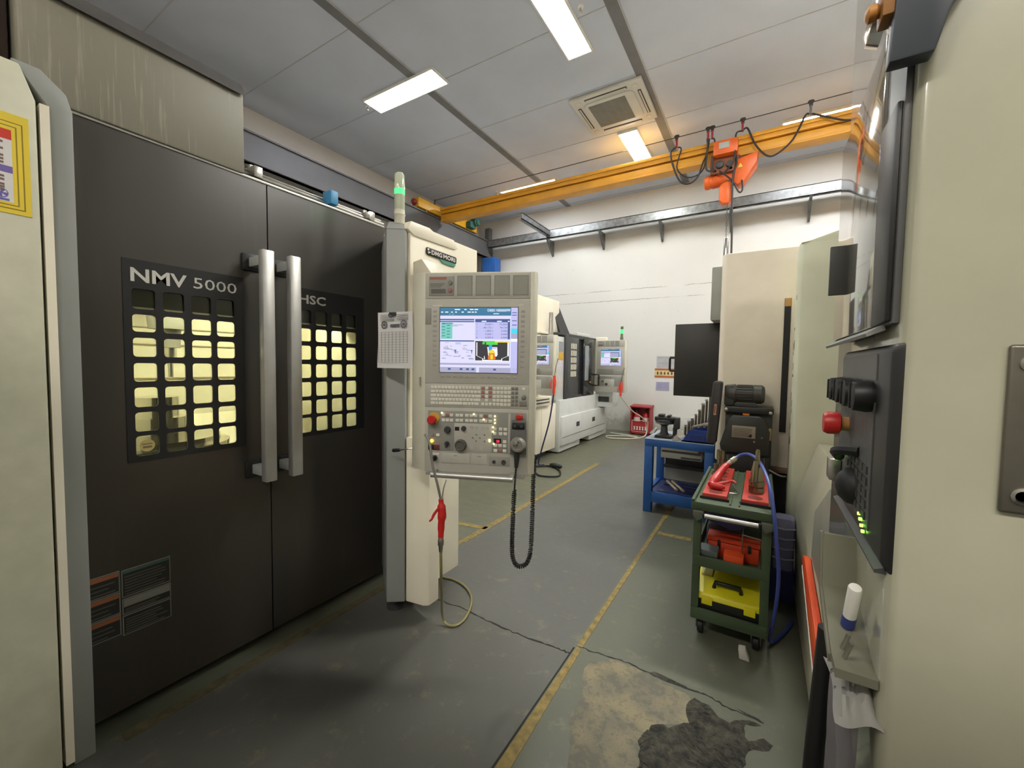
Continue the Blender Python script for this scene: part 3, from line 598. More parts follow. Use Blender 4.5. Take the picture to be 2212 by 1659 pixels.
obj('lit_lens', MB().lathe((-1.70, 1.60, 2.296), (0, 0, 1), [(0, .0275), (.029, .0275)], 20), emit('tower_green', (50, 235, 90), 1.5), st, label='green lit lens')
# printed warning and rating labels low on the left door
frm = mat('label_outline', (120, 120, 112), .6); lbk = mat('label_black', (34, 34, 30), .5); lin_ = mat('label_print', (76, 76, 66), .6)
def label(y0, y1, z0, z1, head, lines, hcol=None):
    o = obj('printed_label', MB().box(DX, DX+.0012, y0, y1, z0, z1, mi=0).box(DX, DX+.0016, y0+.003, y1-.003, z0+.003, z1-.003, mi=1), [frm, lbk], d1)
    mb = MB()
    if head: mb.box(DX, DX+.0022, y0+.004, y1-.004, z1-.004-head, z1-.004, mi=0)
    n = lines; zt = z1-.01-head
    for k in range(n):
        z = zt-(k+.7)*(zt-z0-.006)/n; mb.box(DX, DX+.0022, y0+.008, y1-.012-random.random()*.04, z-.0022, z+.0022, mi=1)
    obj('print', mb, [hcol or lin_, lin_], o)
oh = mat('label_orange', (140, 84, 52), .6); gh = mat('label_teal', (60, 88, 80), .6)
for k in range(3): label(.40, .526, .348+.084*k, .348+.08+.084*k, .016, 3, oh)
label(.531, .681, .487, .592, .010, 7, gh); label(.531, .681, .42, .48, .028, 2, mat('label_grey', (120, 120, 110), .6)); label(.531, .681, .338, .414, 0, 6)

obj('round_sticker', MB().lathe((DX-.0075, .622, 1.058), (1, 0, 0), [(0, .024), (.0008, .024)], 24).box(DX-.0075, DX-.0062, .606, .638, 1.062, 1.066, 0, 1).box(DX-.0075, DX-.0062, .608, .636, 1.048, 1.056, 0, 1), [mat('sticker_khaki', (168, 152, 96), .6), mat('sticker_ink', (104, 92, 60), .6)], d1)
# things on the machine
t = thing('electronic_unit', 'small white and black electronic unit on top of the streaked machine cover', 'box', (-2.42, .87, 2.636))
obj('case', MB().box(-2.55, -2.40, .84, .905, 2.636, 2.755, .004), white, t); obj('face_module', MB().box(-2.55, -2.40, .908, .935, 2.636, 2.74, .003), grayp, t)
obj('terminal_block', MB().box(-2.55, -2.41, .937, .96, 2.636, 2.735), black, t); obj('heat_sink', MB().box(-2.56, -2.42, .962, .985, 2.636, 2.72, .003), mat('module_blue_white', (176, 196, 226), .4), t)
obj('cable_bundle', MB().tube([(-2.5, .78, 2.66), (-2.52, .82, 2.73), (-2.5, .86, 2.75)], .03, 8, smooth=3), mat('maroon_cable', (72, 34, 40), .5), t)
solo('cover_box', MB().box(-2.56, -2.42, .50, .585, 2.636, 2.86, .004).box(-2.421, -2.415, .51, .53, 2.75, 2.8), white, 'tall white box on the machine cover, cut off by the top edge', 'box')
# yellow notice
pt = thing('notice_poster', 'yellow-bordered notice with red and violet bands on the cream side panel', 'poster', (-1.95, .2, 1.83))
py = mat('poster_yellow', (226, 200, 60), .5, var=.05); X = -1.95
obj('sheet', MB().box(X, X+.002, .05, .3275, 1.83, 2.125), py, pt)
obj('border_line', MB().box(X, X+.0026, .05, .315, 1.843, 2.10).box(X, X+.0028, .05, .312, 1.846, 2.097, mi=1).box(X, X+.0031, .05, .303, 1.853, 2.088, mi=0).box(X, X+.0033, .05, .3, 1.856, 2.085, mi=1), [mat('poster_olive', (140, 118, 30), .6), py], pt)
obj('white_field', MB().box(X, X+.0036, .05, .292, 1.862, 2.075), paper, pt)
obj('red_band', MB().box(X, X+.004, .05, .292, 2.046, 2.075), mat('poster_red', (204, 60, 44), .5), pt)
obj('violet_band', MB().box(X, X+.004, .05, .292, 1.948, 1.968), mat('poster_violet', (112, 98, 160), .5), pt)
mb = MB(); rnd = random.Random(2)
for (z, n0) in ((2.036, 3), (2.016, 5), (1.996, 6), (1.986, 6), (1.976, 5), (1.936, 4), (1.926, 7), (1.912, 6), (1.904, 6), (1.896, 7)):
    for k in range(n0+4): mb.box(X, X+.0042, .275-k*.0155-.009, .275-k*.0155, z-.0032, z+.0032)
obj('print', mb, mat('poster_brown_ink', (120, 96, 90), .7), pt)
for k in range(2):
    y = .268-k*.045; m_ = mat('poster_violet_ink', (104, 96, 168), .6)
    mb = MB().lathe((X, y, 1.886), (1, 0, 0), [(0, .014), (.0042, .014)], 20).box(X, X+.0044, y-.015, y+.015, 1.865, 1.871)
    for q in range(4):
        a = q*PI/2+.5; mb.prism([(y+.003*math.cos(a), 1.886+.003*math.sin(a)), (y+.012*math.cos(a-.35), 1.886+.012*math.sin(a-.35)), (y+.012*math.cos(a+.35), 1.886+.012*math.sin(a+.35))], 'x', X, X+.0048, mi=1)
    obj('round_symbol', mb, [m_, paper], pt)

# ------------------------------------------------------------------ control panels (local frame: x right, z up, front face at y = 0)
scr_bg = emit('screen_lilac', (222, 220, 250), 1.0); scr_blue = emit('screen_blue', (52, 122, 160), .9); scr_navy = emit('screen_navy', (66, 90, 150), .9)
scr_white = emit('screen_white', (250, 250, 255), 1.05); scr_grey = emit('screen_grey', (176, 176, 206), .9); scr_teal = emit('screen_teal', (120, 206, 190), .95)
scr_dark = emit('screen_dark', (52, 50, 58), .9); scr_cyan = emit('screen_cyan', (70, 214, 236), 1); scr_grn = emit('screen_green', (76, 216, 70), 1)
scr_yel = emit('screen_yellow', (236, 216, 60), 1); scr_org = emit('screen_orange', (222, 120, 30), 1); scr_sky = emit('screen_sky', (60, 160, 226), 1); scr_lav = emit('screen_lavender', (196, 196, 244), .95)
SM = [scr_bg, scr_blue, scr_navy, scr_white, scr_grey, scr_teal, scr_dark, scr_cyan, scr_grn, scr_yel, scr_org, scr_sky, scr_lav]
def screen_ui(x0, x1, z0, z1, yf, full=True):
    # layout units: 0..168 across, 0..139 down
    W_, H_ = x1-x0, z1-z0; mb = MB(); lay = [0]
    def r(a, b, c, d, mi, k=1): mb.quad((x0+a/168*W_, yf-.0003*k, z1-d/139*H_), (x0+c/168*W_, yf-.0003*k, z1-d/139*H_), (x0+c/168*W_, yf-.0003*k, z1-b/139*H_), (x0+a/168*W_, yf-.0003*k, z1-b/139*H_), mi)
    def tx(s, a, b, h, w, mi, k=3):
        t = text(s, (x0+a/168*W_, yf, z1-b/139*H_), (1, 0, 0), (0, 0, 1), h/139*H_, w/168*W_, .01, mi, .0003*k)
        mb.v, mb.f, mb.m = (lambda q: (q.v, q.f, q.m))(join(mb, t))
    def poly(ps, mi, k=3):
        mb.add([(x0+a/168*W_, yf-.0003*k, z1-b/139*H_) for a, b in ps][::-1], [tuple(range(len(ps)))], mi)
    r(0, 0, 168, 139, 0, 0); r(0, 0, 154, 17, 1); r(154, 0, 168, 139, 12); r(154, 44, 168, 55, 7, 2); r(154, 55, 168, 66, 4, 2); r(154, 66, 168, 72, 3, 2)
    r(0, 24, 75, 27, 2); r(0, 28.5, 75, 31, 2); r(2, 32, 27, 67, 5)
    for k in range(10): r(4+(k % 2)*11, 34+k*3.2, 11+(k % 2)*11, 35.4+k*3.2, 2 if k % 3 else 1, 2)
    r(5, 33, 29, 34.3, 1, 2); r(26, 36, 51, 37.5, 4, 2); r(26, 38.5, 39, 40, 5, 2)
    r(77, 24, 152, 31, 2); r(77, 31, 147, 67, 4 if not full else 12); r(147, 31, 152, 67, 2); r(0, 70, 75, 72.5, 2)
    rnd = random.Random(11)
    for k in range(34):
        a = rnd.uniform(2, 64); b = rnd.uniform(74, 109); w = rnd.uniform(4, 12); r(a, b, a+w, b+rnd.uniform(.9, 2.6), 4, 2)
    for a in (32, 68): r(a, 91, a+4, 93, 2, 3); r(a+1.2, 93, a+2.8, 98, 2, 3)
    r(34, 74, 46, 79, 12, 2); r(0, 119, 152, 123, 4); r(0, 128, 80, 139, 4); r(86, 128, 168, 139, 4)
    for a in (18, 44, 58, 70, 117): r(a, 130, a+6, 134, 2, 2)
    for k, b in enumerate((10, 15, 27, 36)): r(156, b, 166, b+1.6, 2, 2)
    r(77, 70, 152, 114, 3); r(77.5, 71, 151, 113, 6, 2); r(94, 71.5, 123, 73.5, 8, 3); r(120, 71, 151, 74, 9, 4); r(101, 73.5, 126, 79, 8, 4); r(93, 74, 98, 78, 8, 4)
    poly([(80, 74), (82, 74), (82, 103), (80, 103)], 3); poly([(147, 74), (150, 74), (150, 103), (147, 103)], 3)
    poly([(93, 113), (93, 108), (95, 108), (95, 111.5), (134, 111.5), (134, 108), (136, 108), (136, 113)], 3); poly([(97, 103), (98, 103), (99, 110), (97, 110)], 3)
    poly([(82, 103), (92, 107.5), (92, 108.3), (82, 103.8)], 3); poly([(147, 103), (136, 107.5), (136, 108.3), (147, 103.8)], 3)
    if full:
        poly([(103, 84), (125, 84), (126, 100), (124, 104), (106, 104), (104, 86)], 3, 4); r(106, 85, 124, 88, 12, 5); r(107, 79, 114, 92, 11, 6)
        c = []
        for q in range(11): t = PI*q/10; c.append((113.5+7*math.cos(t), 97-7.5*math.sin(t)))
        poly(c[::-1], 9, 7); r(106.5, 97, 120.5, 99, 10, 7); poly([(107.5, 99), (119.5, 99), (122, 107), (121, 110.5), (106, 110.5), (105, 107)], 10, 7); r(111, 100, 116, 110, 9, 8)
        tx('O0001 N00000999', 103, 8.5, 5.5, 49, 3); r(116, 12.2, 128, 13.6, 3, 2)
        for (a, b, w) in ((32, 5, 12), (53, 5, 5), (65, 5, 8), (75, 5, 8), (2, 10.5, 5), (11, 10.5, 7), (24, 10.5, 4), (33, 10.5, 4), (47, 10.5, 5), (60, 10.5, 7), (69, 10.5, 5), (76, 10.5, 4)): r(a, b-2, a+w, b, 3, 2)
        for a in (20, 27): poly([(a, 15.5), (a+2.5, 13), (a+3.3, 13), (a+.8, 15.5)], 3)
        r(91, 28, 101, 30, 3, 2); r(124, 28, 134, 30, 3, 2); r(147, 28, 151, 30, 3, 2)
        for k, (ax_, v1, v2) in enumerate((('X', '-4.529', '-72.833'), ('Y', '-40.172', '94.159'), ('Z', '-1.803', '0.000'), ('C', '0.000', '0.000'), ('B', '0.000', '0.000'))):
            b = 37.2+k*7; tx(ax_, 80, b, 3.6, 2, 2); tx(v1, 112-2.6*len(v1), b, 3.6, 2.6*len(v1), 2); tx(ax_, 114, b, 3.6, 2, 2); tx(v2, 146-2.6*len(v2), b, 3.6, 2.6*len(v2), 2)
    else: r(3, 2, 60, 5, 12, 2); r(90, 2, 120, 6, 10, 2); r(100, 90, 110, 93, 4, 4); r(138, 89, 143, 94, 3, 4)
    return mb
keytop = mat('key_grey', (212, 210, 198), .5, var=.05); keyred = mat('key_rust', (160, 106, 92), .5); keydk = mat('key_dark', (118, 117, 110), .5)
led = emit('indicator_led', (255, 240, 150), 3); ledred = emit('digits_red', (255, 30, 50), 3); ledamb = emit('amber_lamp', (255, 176, 50), 2.2)
opf = mat('operation_field_grey', (136, 135, 128), .55, var=.05); opl = mat('jog_field_grey', (172, 170, 160), .55, var=.05)
def control_panel(label, loc, rz, full=True, w=.512, h=.94):
    t = thing('control_panel', label, 'control panel', (loc[0], loc[1], loc[2]), rz, None)
    sx = w/235
    def X(px): return (px-918)*sx
    def Z(py): return h-(py-588)*h/434
    P = dict(parent=t, world=False)
    hs_ = MB().prism([(-.034, .012), (-.002, 0), (w+.002, 0), (w+.014, .014), (w+.014, .085), (-.05, .085), (-.085, .06)], 'z', 0, h, .003)
    obj('housing', hs_, panelb, **P)
    def plate(a, b, c, d, y=-.003, m=panelg, name='face', dep=.006, bev=.002, par=None):
        return obj(name, MB().box(X(a), X(c), y, y+dep, Z(d), Z(b), bev), m, parent=par or t, world=False)
    # header with four blanks and a key-switch plate
    hd = plate(918.5, 590, 1146, 645, name='header_panel')
    for k in range(4 if full else 3):
        a = 989+k*40; mb = MB().box(X(a), X(a+33), -.0045, -.0025, Z(638), Z(596)); mb.box(X(a+2), X(a+31), -.0052, -.004, Z(636), Z(598), mi=1)
        obj('blank_cover', mb, [mat('panel_joint', (128, 127, 119), .6), panelg2], parent=hd, world=False)
    kp = obj('switch_plate', MB().box(X(927), X(982), -.006, -.002, Z(638), Z(597), .001, 0).box(X(929), X(966), -.0066, -.005, Z(604), Z(599), 0, 1).box(X(932), X(964), -.0066, -.005, Z(634), Z(624), 0, 2), [panelg2, mat('caution_red', (150, 92, 78), .6), mat('plate_dark', (92, 92, 88), .6)], parent=hd, world=False)
    if full:
        mb = MB()
        for k in range(4): mb.box(X(930), X(962-k*3), -.0067, -.005, Z(613+k*2.6), Z(612+k*2.6))
        obj('print', mb, mat('plate_print', (88, 87, 82), .6), parent=hd, world=False)
    for k in range(2): obj('push_button', MB().lathe((X(974), -.003, Z((611, 627)[k])), (0, -1, 0), [(0, .011), (.006, .011), (.006, .008), (.009, .008)], 16, 0), [(mat('button_grey', (120, 120, 114), .4)), mat('button_pink', (150, 100, 104), .4)][k], parent=hd, world=False)
    # display section
    ds = plate(918.5, 647, 1146, 827.5, name='display_panel')
    obj('screen_bezel', MB().box(X(950.5), X(1121.5), -.0042, -.001, Z(804.5), Z(662.5)), mat('bezel_dark', (74, 72, 78), .5), parent=ds, world=False)
    obj('screen', screen_ui(X(952), X(1120), Z(803), Z(664), -.0045, full), SM, parent=ds, world=False, smooth=False, label='lit screen')
    n = 12
    if full:
        for s in range(2):
            for k in range(n): obj('soft_key', MB().box(X((936, 1127)[s]), X((944, 1135)[s]), -.0045, -.002, Z(669+k*10.6+5), Z(669+k*10.6), .0005), mat('soft_key_grey', (156, 154, 146), .5), parent=ds, world=False)
        for k in range(12): x = 954+k*13.6+(8 if k > 5 else 0); obj('soft_key', MB().box(X(x), X(x+8), -.0045, -.002, Z(815), Z(810), .0005), MATS['soft_key_grey'], parent=ds, world=False)
        obj('card_slot_cover', MB().box(X(919), X(932), -.005, -.002, Z(700), Z(665), .001), panelg2, parent=ds, world=False)
        obj('print', MB().box(X(935), X(956), -.0036, -.003, Z(660), Z(658.5)).box(X(1121), X(1132), -.0036, -.003, Z(659), Z(657.5)), keytop, parent=ds, world=False)
    # keyboard section
    kb = plate(918.5, 828.5, 1146, 879.5, name='keyboard', m=panelg if full else panelg2)
    rows_ = ['w1 12 1.7', 'L1.7 12', 'L2 11 2', 'L2.6 10 2.6']
    yk = [833, 842, 851, 859.3, 867.6]; cnt = 0
    def key(a, b, y, m):
        obj('key', MB().box(X(a), X(b), -.006, -.002, Z(y+6.6), Z(y), .0008), m, parent=kb, world=False)
    if full:
        L0 = 932; pit = 7.72; g = 1.3
        for r_, spec in enumerate(([1]*13+[1.45], [1.4]+[1]*13, [1.75]+[1]*11+[1.7], [2.2]+[1]*10+[2.2], [1.4, .9, 1.45, 5.5, 1.45, .95, .85, 1.45])):
            x = L0
            for u in spec: key(x, x+u*pit-g, yk[r_], keytop); x += u*pit
        for r_ in range(5):
            for c_ in range(8):
                if (r_ == 3 and c_ in (0, 2)): continue
                key(1044+c_*8+(c_ > 2)*.6, 1050.6+c_*8+(c_ > 2)*.6, yk[r_], keyred if c_ in (0, 2) and r_ < 3 else keytop)
        mb = MB()
        for r_ in range(5):
            for c_ in range(2): mb.box(X(1109+c_*8), X(1115+c_*8), -.0055, -.002, Z(yk[r_]+6.4), Z(yk[r_]), .0006)
        obj('macro_keys', mb, keydk, parent=kb, world=False)
        obj('dial', MB().lathe((X(1135), -.003, Z(854)), (0, -1, 0), [(0, .0105), (.004, .0105), (.012, .0085), (.013, .007)], 18), keydk, parent=kb, world=False)
        obj('power_switch', MB().box(X(1126), X(1142), -.007, -.002, Z(873), Z(863), .001), keydk, parent=kb, world=False); obj('power_switch', MB().box(X(1131), X(1138), -.006, -.002, Z(839), Z(833), .001), keytop, parent=kb, world=False)
    else:
        mb = MB()
        for r_ in range(5):
            for c_ in range(16): mb.box(X(932+c_*8), X(938+c_*8), -.005, -.002, Z(yk[r_]+6), Z(yk[r_]))
        obj('key_field', mb, keydk, parent=kb, world=False)
    # operation section
    op = plate(918.5, 880.5, 1146, 1024, name='operation_panel')
    obj('operation_field', MB().box(X(926), X(1142), -.0045, -.002, Z(976), Z(888), .001), opf, parent=op, world=False)
    obj('jog_field', MB().box(X(985), X(1068), -.0055, -.003, Z(976), Z(914), .001), opl, parent=op, world=False)
    def btn(px, py, m=keytop, s=7.6): obj('push_button', MB().box(X(px), X(px+s), -.008, -.003, Z(py+s*.86), Z(py), .0008), m, parent=op, world=False)
    if full:
        for py in (893.5, 904.5):
            for px in (957, 966, 975, 988, 997, 1009, 1018.5, 1028, 1040, 1050, 1060): btn(px, py, MATS['button_pink'] if (px in (966, 1050) and py < 900) else keytop)
        for py in (921, 931):
            for px in (1070.5, 1083, 1093): btn(px, py)
        for px in (1072, 1082, 1092): btn(px, 957); btn(px, 968, keyred if px == 1082 else keytop)
        btn(1092, 948)
        for (px, py) in ((957, 892), (1028, 893), (1049.5, 904), (1074, 896), (1074, 904), (1074, 911), (1070, 920), (1070, 930), (1063, 948), (1063, 951), (1072, 956)):
            obj('indicator_lamp', MB().box(X(px-1), X(px+1.6), -.0095, -.004, Z(py+1.6), Z(py-1)), led, parent=op, world=False)
        for (px, py) in ((1023, 922), (1034, 922), (1048, 922), (1058, 923)): obj('jog_button', MB().lathe((X(px), -.005, Z(py)), (0, -1, 0), [(0, .008), (.003, .0075)], 14), opl, parent=op, world=False)
        ar = mat('arrow_dark', (58, 58, 54), .6)
        for (px, py, a) in ((1034, 938, 90), (1034, 952, 270), (1026, 945, 180), (1042, 945, 0), (1052, 938, 90), (1052, 952, 270)):
            pts = [(X(px)+.0045*math.cos(math.radians(a+q)), Z(py)+.0045*math.sin(math.radians(a+q))) for q in (0, 120, 240)]
            obj('jog_button', MB().lathe((X(px), -.005, Z(py)), (0, -1, 0), [(0, .0085), (.0025, .008)], 14).prism(pts, 'y', -.008, -.0075, mi=1), [opl, ar], parent=op, world=False)
        for (px, py) in ((990, 944), (999, 944), (1008, 944)): obj('push_button', MB().lathe((X(px), -.005, Z(py)), (0, -1, 0), [(0, .006), (.003, .0055)], 12), opl, parent=op, world=False)
        for (px, py) in ((1024, 966), (1045, 967)): obj('round_cap', MB().lathe((X(px), -.005, Z(py)), (0, -1, 0), [(0, .011), (.0025, .0105)], 16), mat('cap_light', (170, 168, 158), .5), parent=op, world=False)
        obj('digit_display', MB().box(X(1072), X(1088), -.007, -.003, Z(955), Z(945)), black, parent=op, world=False)
        obj('digits', text('23', (X(1078), -.0073, Z(953)), (1, 0, 0), (0, 0, 1), .0105, .014, .01), ledred, parent=op, world=False)
        obj('blank_display', MB().box(X(986.5), X(996), -.0068, -.005, Z(930.5), Z(922)), black, parent=op, world=False)
        for (px, py, r) in ((970, 929, .0165), (1006, 925, .012)): obj('selector_knob', MB().lathe((X(px), -.004, Z(py)), (0, -1, 0), [(0, r), (.004, r), (.016, r*.8), (.018, r*.7)], 22).box(X(px)-.002, X(px)+.002, -.024, -.02, Z(py)-r*.7, Z(py)+r*.7), dark, parent=op, world=False)
        obj('handwheel', MB().lathe((X(1000), -.004, Z(962)), (0, -1, 0), [(0, .0285), (.01, .0285), (.022, .025), (.024, .022), (.02, .018), (.02, .003)], 30), mat('wheel_grey', (84, 83, 78), .5), parent=op, world=False)
        obj('emergency_stop', MB().lathe((X(940), -.004, Z(904)), (0, -1, 0), [(0, .027), (.006, .026)], 24, 0).lathe((X(938), -.01, Z(907)), (0, -1, 0), [(0, .014), (.012, .014), (.014, .0205), (.026, .0215), (.034, .016)], 24, 1), [mat('stop_yellow', (206, 156, 60), .45), redp], parent=op, world=False)
        obj('lit_button', MB().lathe((X(935), -.004, Z(955)), (0, -1, 0), [(0, .0085), (.005, .008)], 14), ledamb, parent=op, world=False, label='lit amber button')
        btn(931, 938, panelg2); btn(945, 938, keytop)
        obj('toggle_pair', MB().box(X(928), X(939), -.012, -.004, Z(973), Z(963), .001).box(X(940), X(952), -.012, -.004, Z(973), Z(963), .001, 1), [black, mat('switch_maroon', (104, 44, 44), .5)], parent=op, world=False)
        obj('key_switch', MB().lathe((X(969), -.004, Z(960)), (0, -1, 0), [(0, .012), (.01, .011)], 16).box(X(969)-.003, X(969)+.003, -.03, -.012, Z(960)-.016, Z(960)+.01), dark, parent=op, world=False)
        obj('column_rib', MB().box(X(1103), X(1108), -.007, -.002, Z(976), Z(890), .001), panelg, parent=op, world=False)
        for (a, b) in ((957, 1020), (1024, 1058)): obj('drawer_cover', MB().box(X(a), X(b), -.0055, -.002, Z(1003), Z(981), .001).box(X((a+b)/2-4), X((a+b)/2+4), -.0066, -.005, Z(987), Z(984.5), 0, 1), [panelg, panelg2], parent=op, world=False)
        obj('connector_cover', MB().box(X(1062), X(1108), -.0052, -.002, Z(1005), Z(984), .001), panelg2, parent=op, world=False)
        for (px, r) in ((1073, .0085), (1094, .011)): obj('connector', MB().lathe((X(px), -.004, Z(996)), (0, -1, 0), [(0, r), (.006, r), (.006, r*.7), (.003, r*.65)], 18), dark, parent=op, world=False)
        obj('rotary_switch', MB().lathe((X(942), -.003, Z(993)), (0, -1, 0), [(0, .013), (.014, .011)], 18).box(X(942)-.003, X(942)+.003, -.024, -.016, Z(993)-.011, Z(993)+.011), black, parent=op, world=False)
        obj('switch_label', MB().box(X(933.5), X(951), -.0042, -.002, Z(986), Z(981.5)), paper, parent=op, world=False)
        obj('pendant_holder', MB().box(X(1110), X(1142), -.012, -.003, Z(972), Z(922), .003), panelg2, parent=op, world=False)
        obj('housing_vent', MB().box(X(905), X(908), -.002, .012, Z(834), Z(815)), panelg2, parent=t, world=False)
        # grab bar below
        gb_ = obj('grab_bar', MB().tube([(X(940), -.05, Z(1024)), (X(1117), -.05, Z(1027))], .0135, 16), alu, parent=t, world=False)
        for px in (944, 1114): obj('bar_bracket', MB().box(X(px-5), X(px+5), -.055, .03, Z(1028), Z(1017), .003), panelg2, parent=gb_, world=False)
        obj('underside_tray', MB().box(X(925), X(1140), -.03, .07, -.012, .0), panelg2, parent=t, world=False)
    else:
        for k in range(14): btn(932+(k % 7)*17, 893+(k//7)*12, keydk)
        for (px, py, r) in ((970, 935, .016), (1003, 958, .026), (942, 907, .02)): obj('selector_knob', MB().lathe((X(px), -.004, Z(py)), (0, -1, 0), [(0, r), (.02, r*.8)], 18), dark, parent=op, world=False)
        obj('indicator_lamp', MB().lathe((X(936), -.005, Z(952)), (0, -1, 0), [(0, .011), (.006, .01)], 12), ledamb, parent=op, world=False)
    return t
cp = control_panel('large grey control panel with lit screen hanging in the aisle, nearest the camera', (-1.37, 1.45, .882), math.radians(25), True)
CPM = wm(cp)
def onp(px, py, y=0): # point in front of the large panel
    return CPM @ Vector(((px-918)*.512/235, y, .94-(py-588)*.94/434))
# hand-held pendant hung on the panel, with its coiled cord
hp = thing('handwheel_pendant', 'grey handheld pendant with red button hung on the large control panel', 'pendant', tuple(onp(1126, 985, -.03)), math.radians(25))
HI = wm(hp).inverted()
def hl(px, py, y): return HI @ onp(px, py, y)
pz = lambda py: hl(1126, py, -.03).z
def hx_(px): return hl(px, 900, 0).x
obj('body', MB().box(hx_(1109), hx_(1143), 0, .028, pz(977), pz(920), .006).box(hx_(1111), hx_(1141), -.002, .028, pz(921), pz(903), .004), mat('pendant_grey', (92, 92, 88), .5), parent=hp, world=False)
obj('selector_window', MB().box(hx_(1113), hx_(1139), -.006, 0, pz(921), pz(907), .002), black, parent=hp, world=False)
for px in (1119, 1133): obj('selector_knob', MB().lathe((hx_(px), -.004, pz(914)), (0, -1, 0), [(0, .009), (.01, .007)], 14), dark, parent=hp, world=False)
obj('stop_button', MB().lathe((hx_(1127), .012, pz(903)), (0, 0, 1), [(0, .010), (.008, .010), (.009, .0165), (.022, .0165), (.026, .012)], 20), redp, parent=hp, world=False, label='red stop button')
obj('handwheel', MB().lathe((hx_(1126), 0, pz(954)), (0, -1, 0), [(0, .036), (.008, .037), (.02, .034), (.03, .028), (.032, .02), (.026, .016), (.026, .002)], 30).lathe((hx_(1122), -.028, pz(948)), (0, -1, 0), [(0, .008), (.02, .007)], 12), mat('wheel_silver_grey', (128, 126, 118), .45), parent=hp, world=False)
path = [hl(1124, 975, -.03), hl(1123, 1003, -.04), hl(1121, 1040, -.05), hl(1119, 1100, -.06), hl(1118, 1180, -.06), hl(1126, 1207, -.06), hl(1138, 1213, -.05), hl(1150, 1205, -.04), hl(1156, 1180, -.02), hl(1158, 1100, .0), hl(1158, 1040, .02), hl(1160, 995, .03), hl(1160, 985, .05), hl(1153, 982, .07)]
obj('strain_relief', MB().tube(path[:2], [.014, .008], 10), black, parent=hp, world=False)
fine = spline(path[1:], 60)
# resample the coil so that each winding keeps at least six points
co2 = []; turn = 0; acc = 0
for i in range(len(fine)-1):
    p, q = fine[i], fine[i+1]; ln = (q-p).length; n = max(1, int(ln/.0013)); t = (q-p).normalized() if ln else Vector((0, 0, 1)); a = t.cross(Vector((0, 1, 0))).normalized(); b_ = t.cross(a)
    for k in range(n):
        turn += (ln/n)/.0088*2*PI; rr = .0085 if 70 < i < len(fine)-70 else .002
        co2.append(p+(q-p)*(k/n)+(a*math.cos(turn)+b_*math.sin(turn))*rr)
obj('coiled_cord', MB().tube(co2, .0034, 5), rubber, parent=hp, world=False)
# inspection sheet and its clip
sh = thing('paper_sheet', 'white inspection sheet clipped between the grey pillar and the control panel', 'paper', (-1.62, 1.44, 1.37))
A_ = Vector((-1.70, 1.453, 0)); B_ = Vector((-1.455, 1.453, 0)); n = 10; mb = MB(); vs = []; fs = []
for i in range(n+1):
    for j in range(n+1):
        p = A_.lerp(B_, i/n); z = 1.652-.283*j/n+(-.006*i/n if j == 0 else 0); vs.append((p.x+.006*math.sin(j*.5)*(j/n), p.y-.012*(j/n)**2*math.sin(i*.4), z))
for i in range(n):
    for j in range(n): fs.append((i*(n+1)+j, i*(n+1)+j+1, (i+1)*(n+1)+j+1, (i+1)*(n+1)+j))
mb.add(vs, fs); obj('sheet', mb, paper, sh)
mb = MB(); px0, pw = -1.70, .245
def sq(a, b, c, d, mi=0): mb.box(px0+a*pw, px0+b*pw, 1.447-.013*d*d, 1.4485-.013*d*d, 1.652-.283*d, 1.652-.283*c, mi=mi)
mb = MB()
for k in range(13): sq(.08, .92, .36+k*.045, .363+k*.045)
for k in range(9): sq(.08+k*.105, .0825+k*.105, .36, .90)
for k in range(4): sq(.1, .5, .05+k*.035, .056+k*.035); sq(.58, .9, .06+k*.03, .066+k*.03)
sq(.4, .66, .225, .275); 
for c_ in (.22, .78):
    for k in range(10):
        a = 2*PI*k/10; mb.box(px0+(c_+.075*math.cos(a))*pw-.004, px0+(c_+.075*math.cos(a))*pw+.004, 1.446, 1.4475, 1.652-.283*(.23+.06*math.sin(a))-.004, 1.652-.283*(.23+.06*math.sin(a))+.004)
    sq(c_-.03, c_+.03, .21, .25)
obj('print', mb, ink, sh)
obj('clip', MB().box(-1.60, -1.565, 1.442, 1.458, 1.632, 1.648, .003).tube([(-1.595, 1.44, 1.648), (-1.60, 1.435, 1.63), (-1.58, 1.433, 1.622), (-1.565, 1.437, 1.634)], .003, 6, smooth=3), dark, sh)
t = thing('screwdriver', 'black-handled screwdriver poking out of the gap beside the grey pillar', 'screwdriver', (-1.53, 1.40, .955))
obj('handle', MB().lathe((-1.600, 1.462, .948), (1, .06, .16), [(0, .007), (.004, .010), (.04, .009), (.05, .006)], 12), rubber, t)
obj('shaft', MB().tube([(-1.551, 1.465, .956), (-1.50, 1.468, .966), (-1.48, 1.56, .97)], .0035, 8), steel, t)
# red air gun on the panel, hose down to the floor
ag = thing('air_gun', 'red air blow gun hanging from the large control panel grab bar', 'air gun', (-1.16, 1.36, .66))
obj('body', MB().tube([(-1.187, 1.36, .80), (-1.184, 1.36, .77), (-1.180, 1.36, .73), (-1.184, 1.36, .69), (-1.186, 1.36, .63)], [.011, .018, .019, .015, .0125], 14, smooth=3), redp, ag)
obj('trigger', MB().tube([(-1.19, 1.345, .76), (-1.205, 1.335, .735), (-1.212, 1.33, .715), (-1.222, 1.326, .705)], [.006, .006, .005, .004], 8, smooth=3), redp, ag)
obj('nozzle_tube', MB().tube([(-1.186, 1.36, .795), (-1.205, 1.355, .87), (-1.228, 1.35, .95), (-1.242, 1.35, 1.03), (-1.258, 1.35, 1.065), (-1.275, 1.35, 1.078)], .0055, 8, smooth=4), steel, ag)
obj('hanging_loop', MB().tube([(-1.183, 1.36, .795), (-1.18, 1.37, .85), (-1.178, 1.385, .882)], .003, 6), steel, ag)
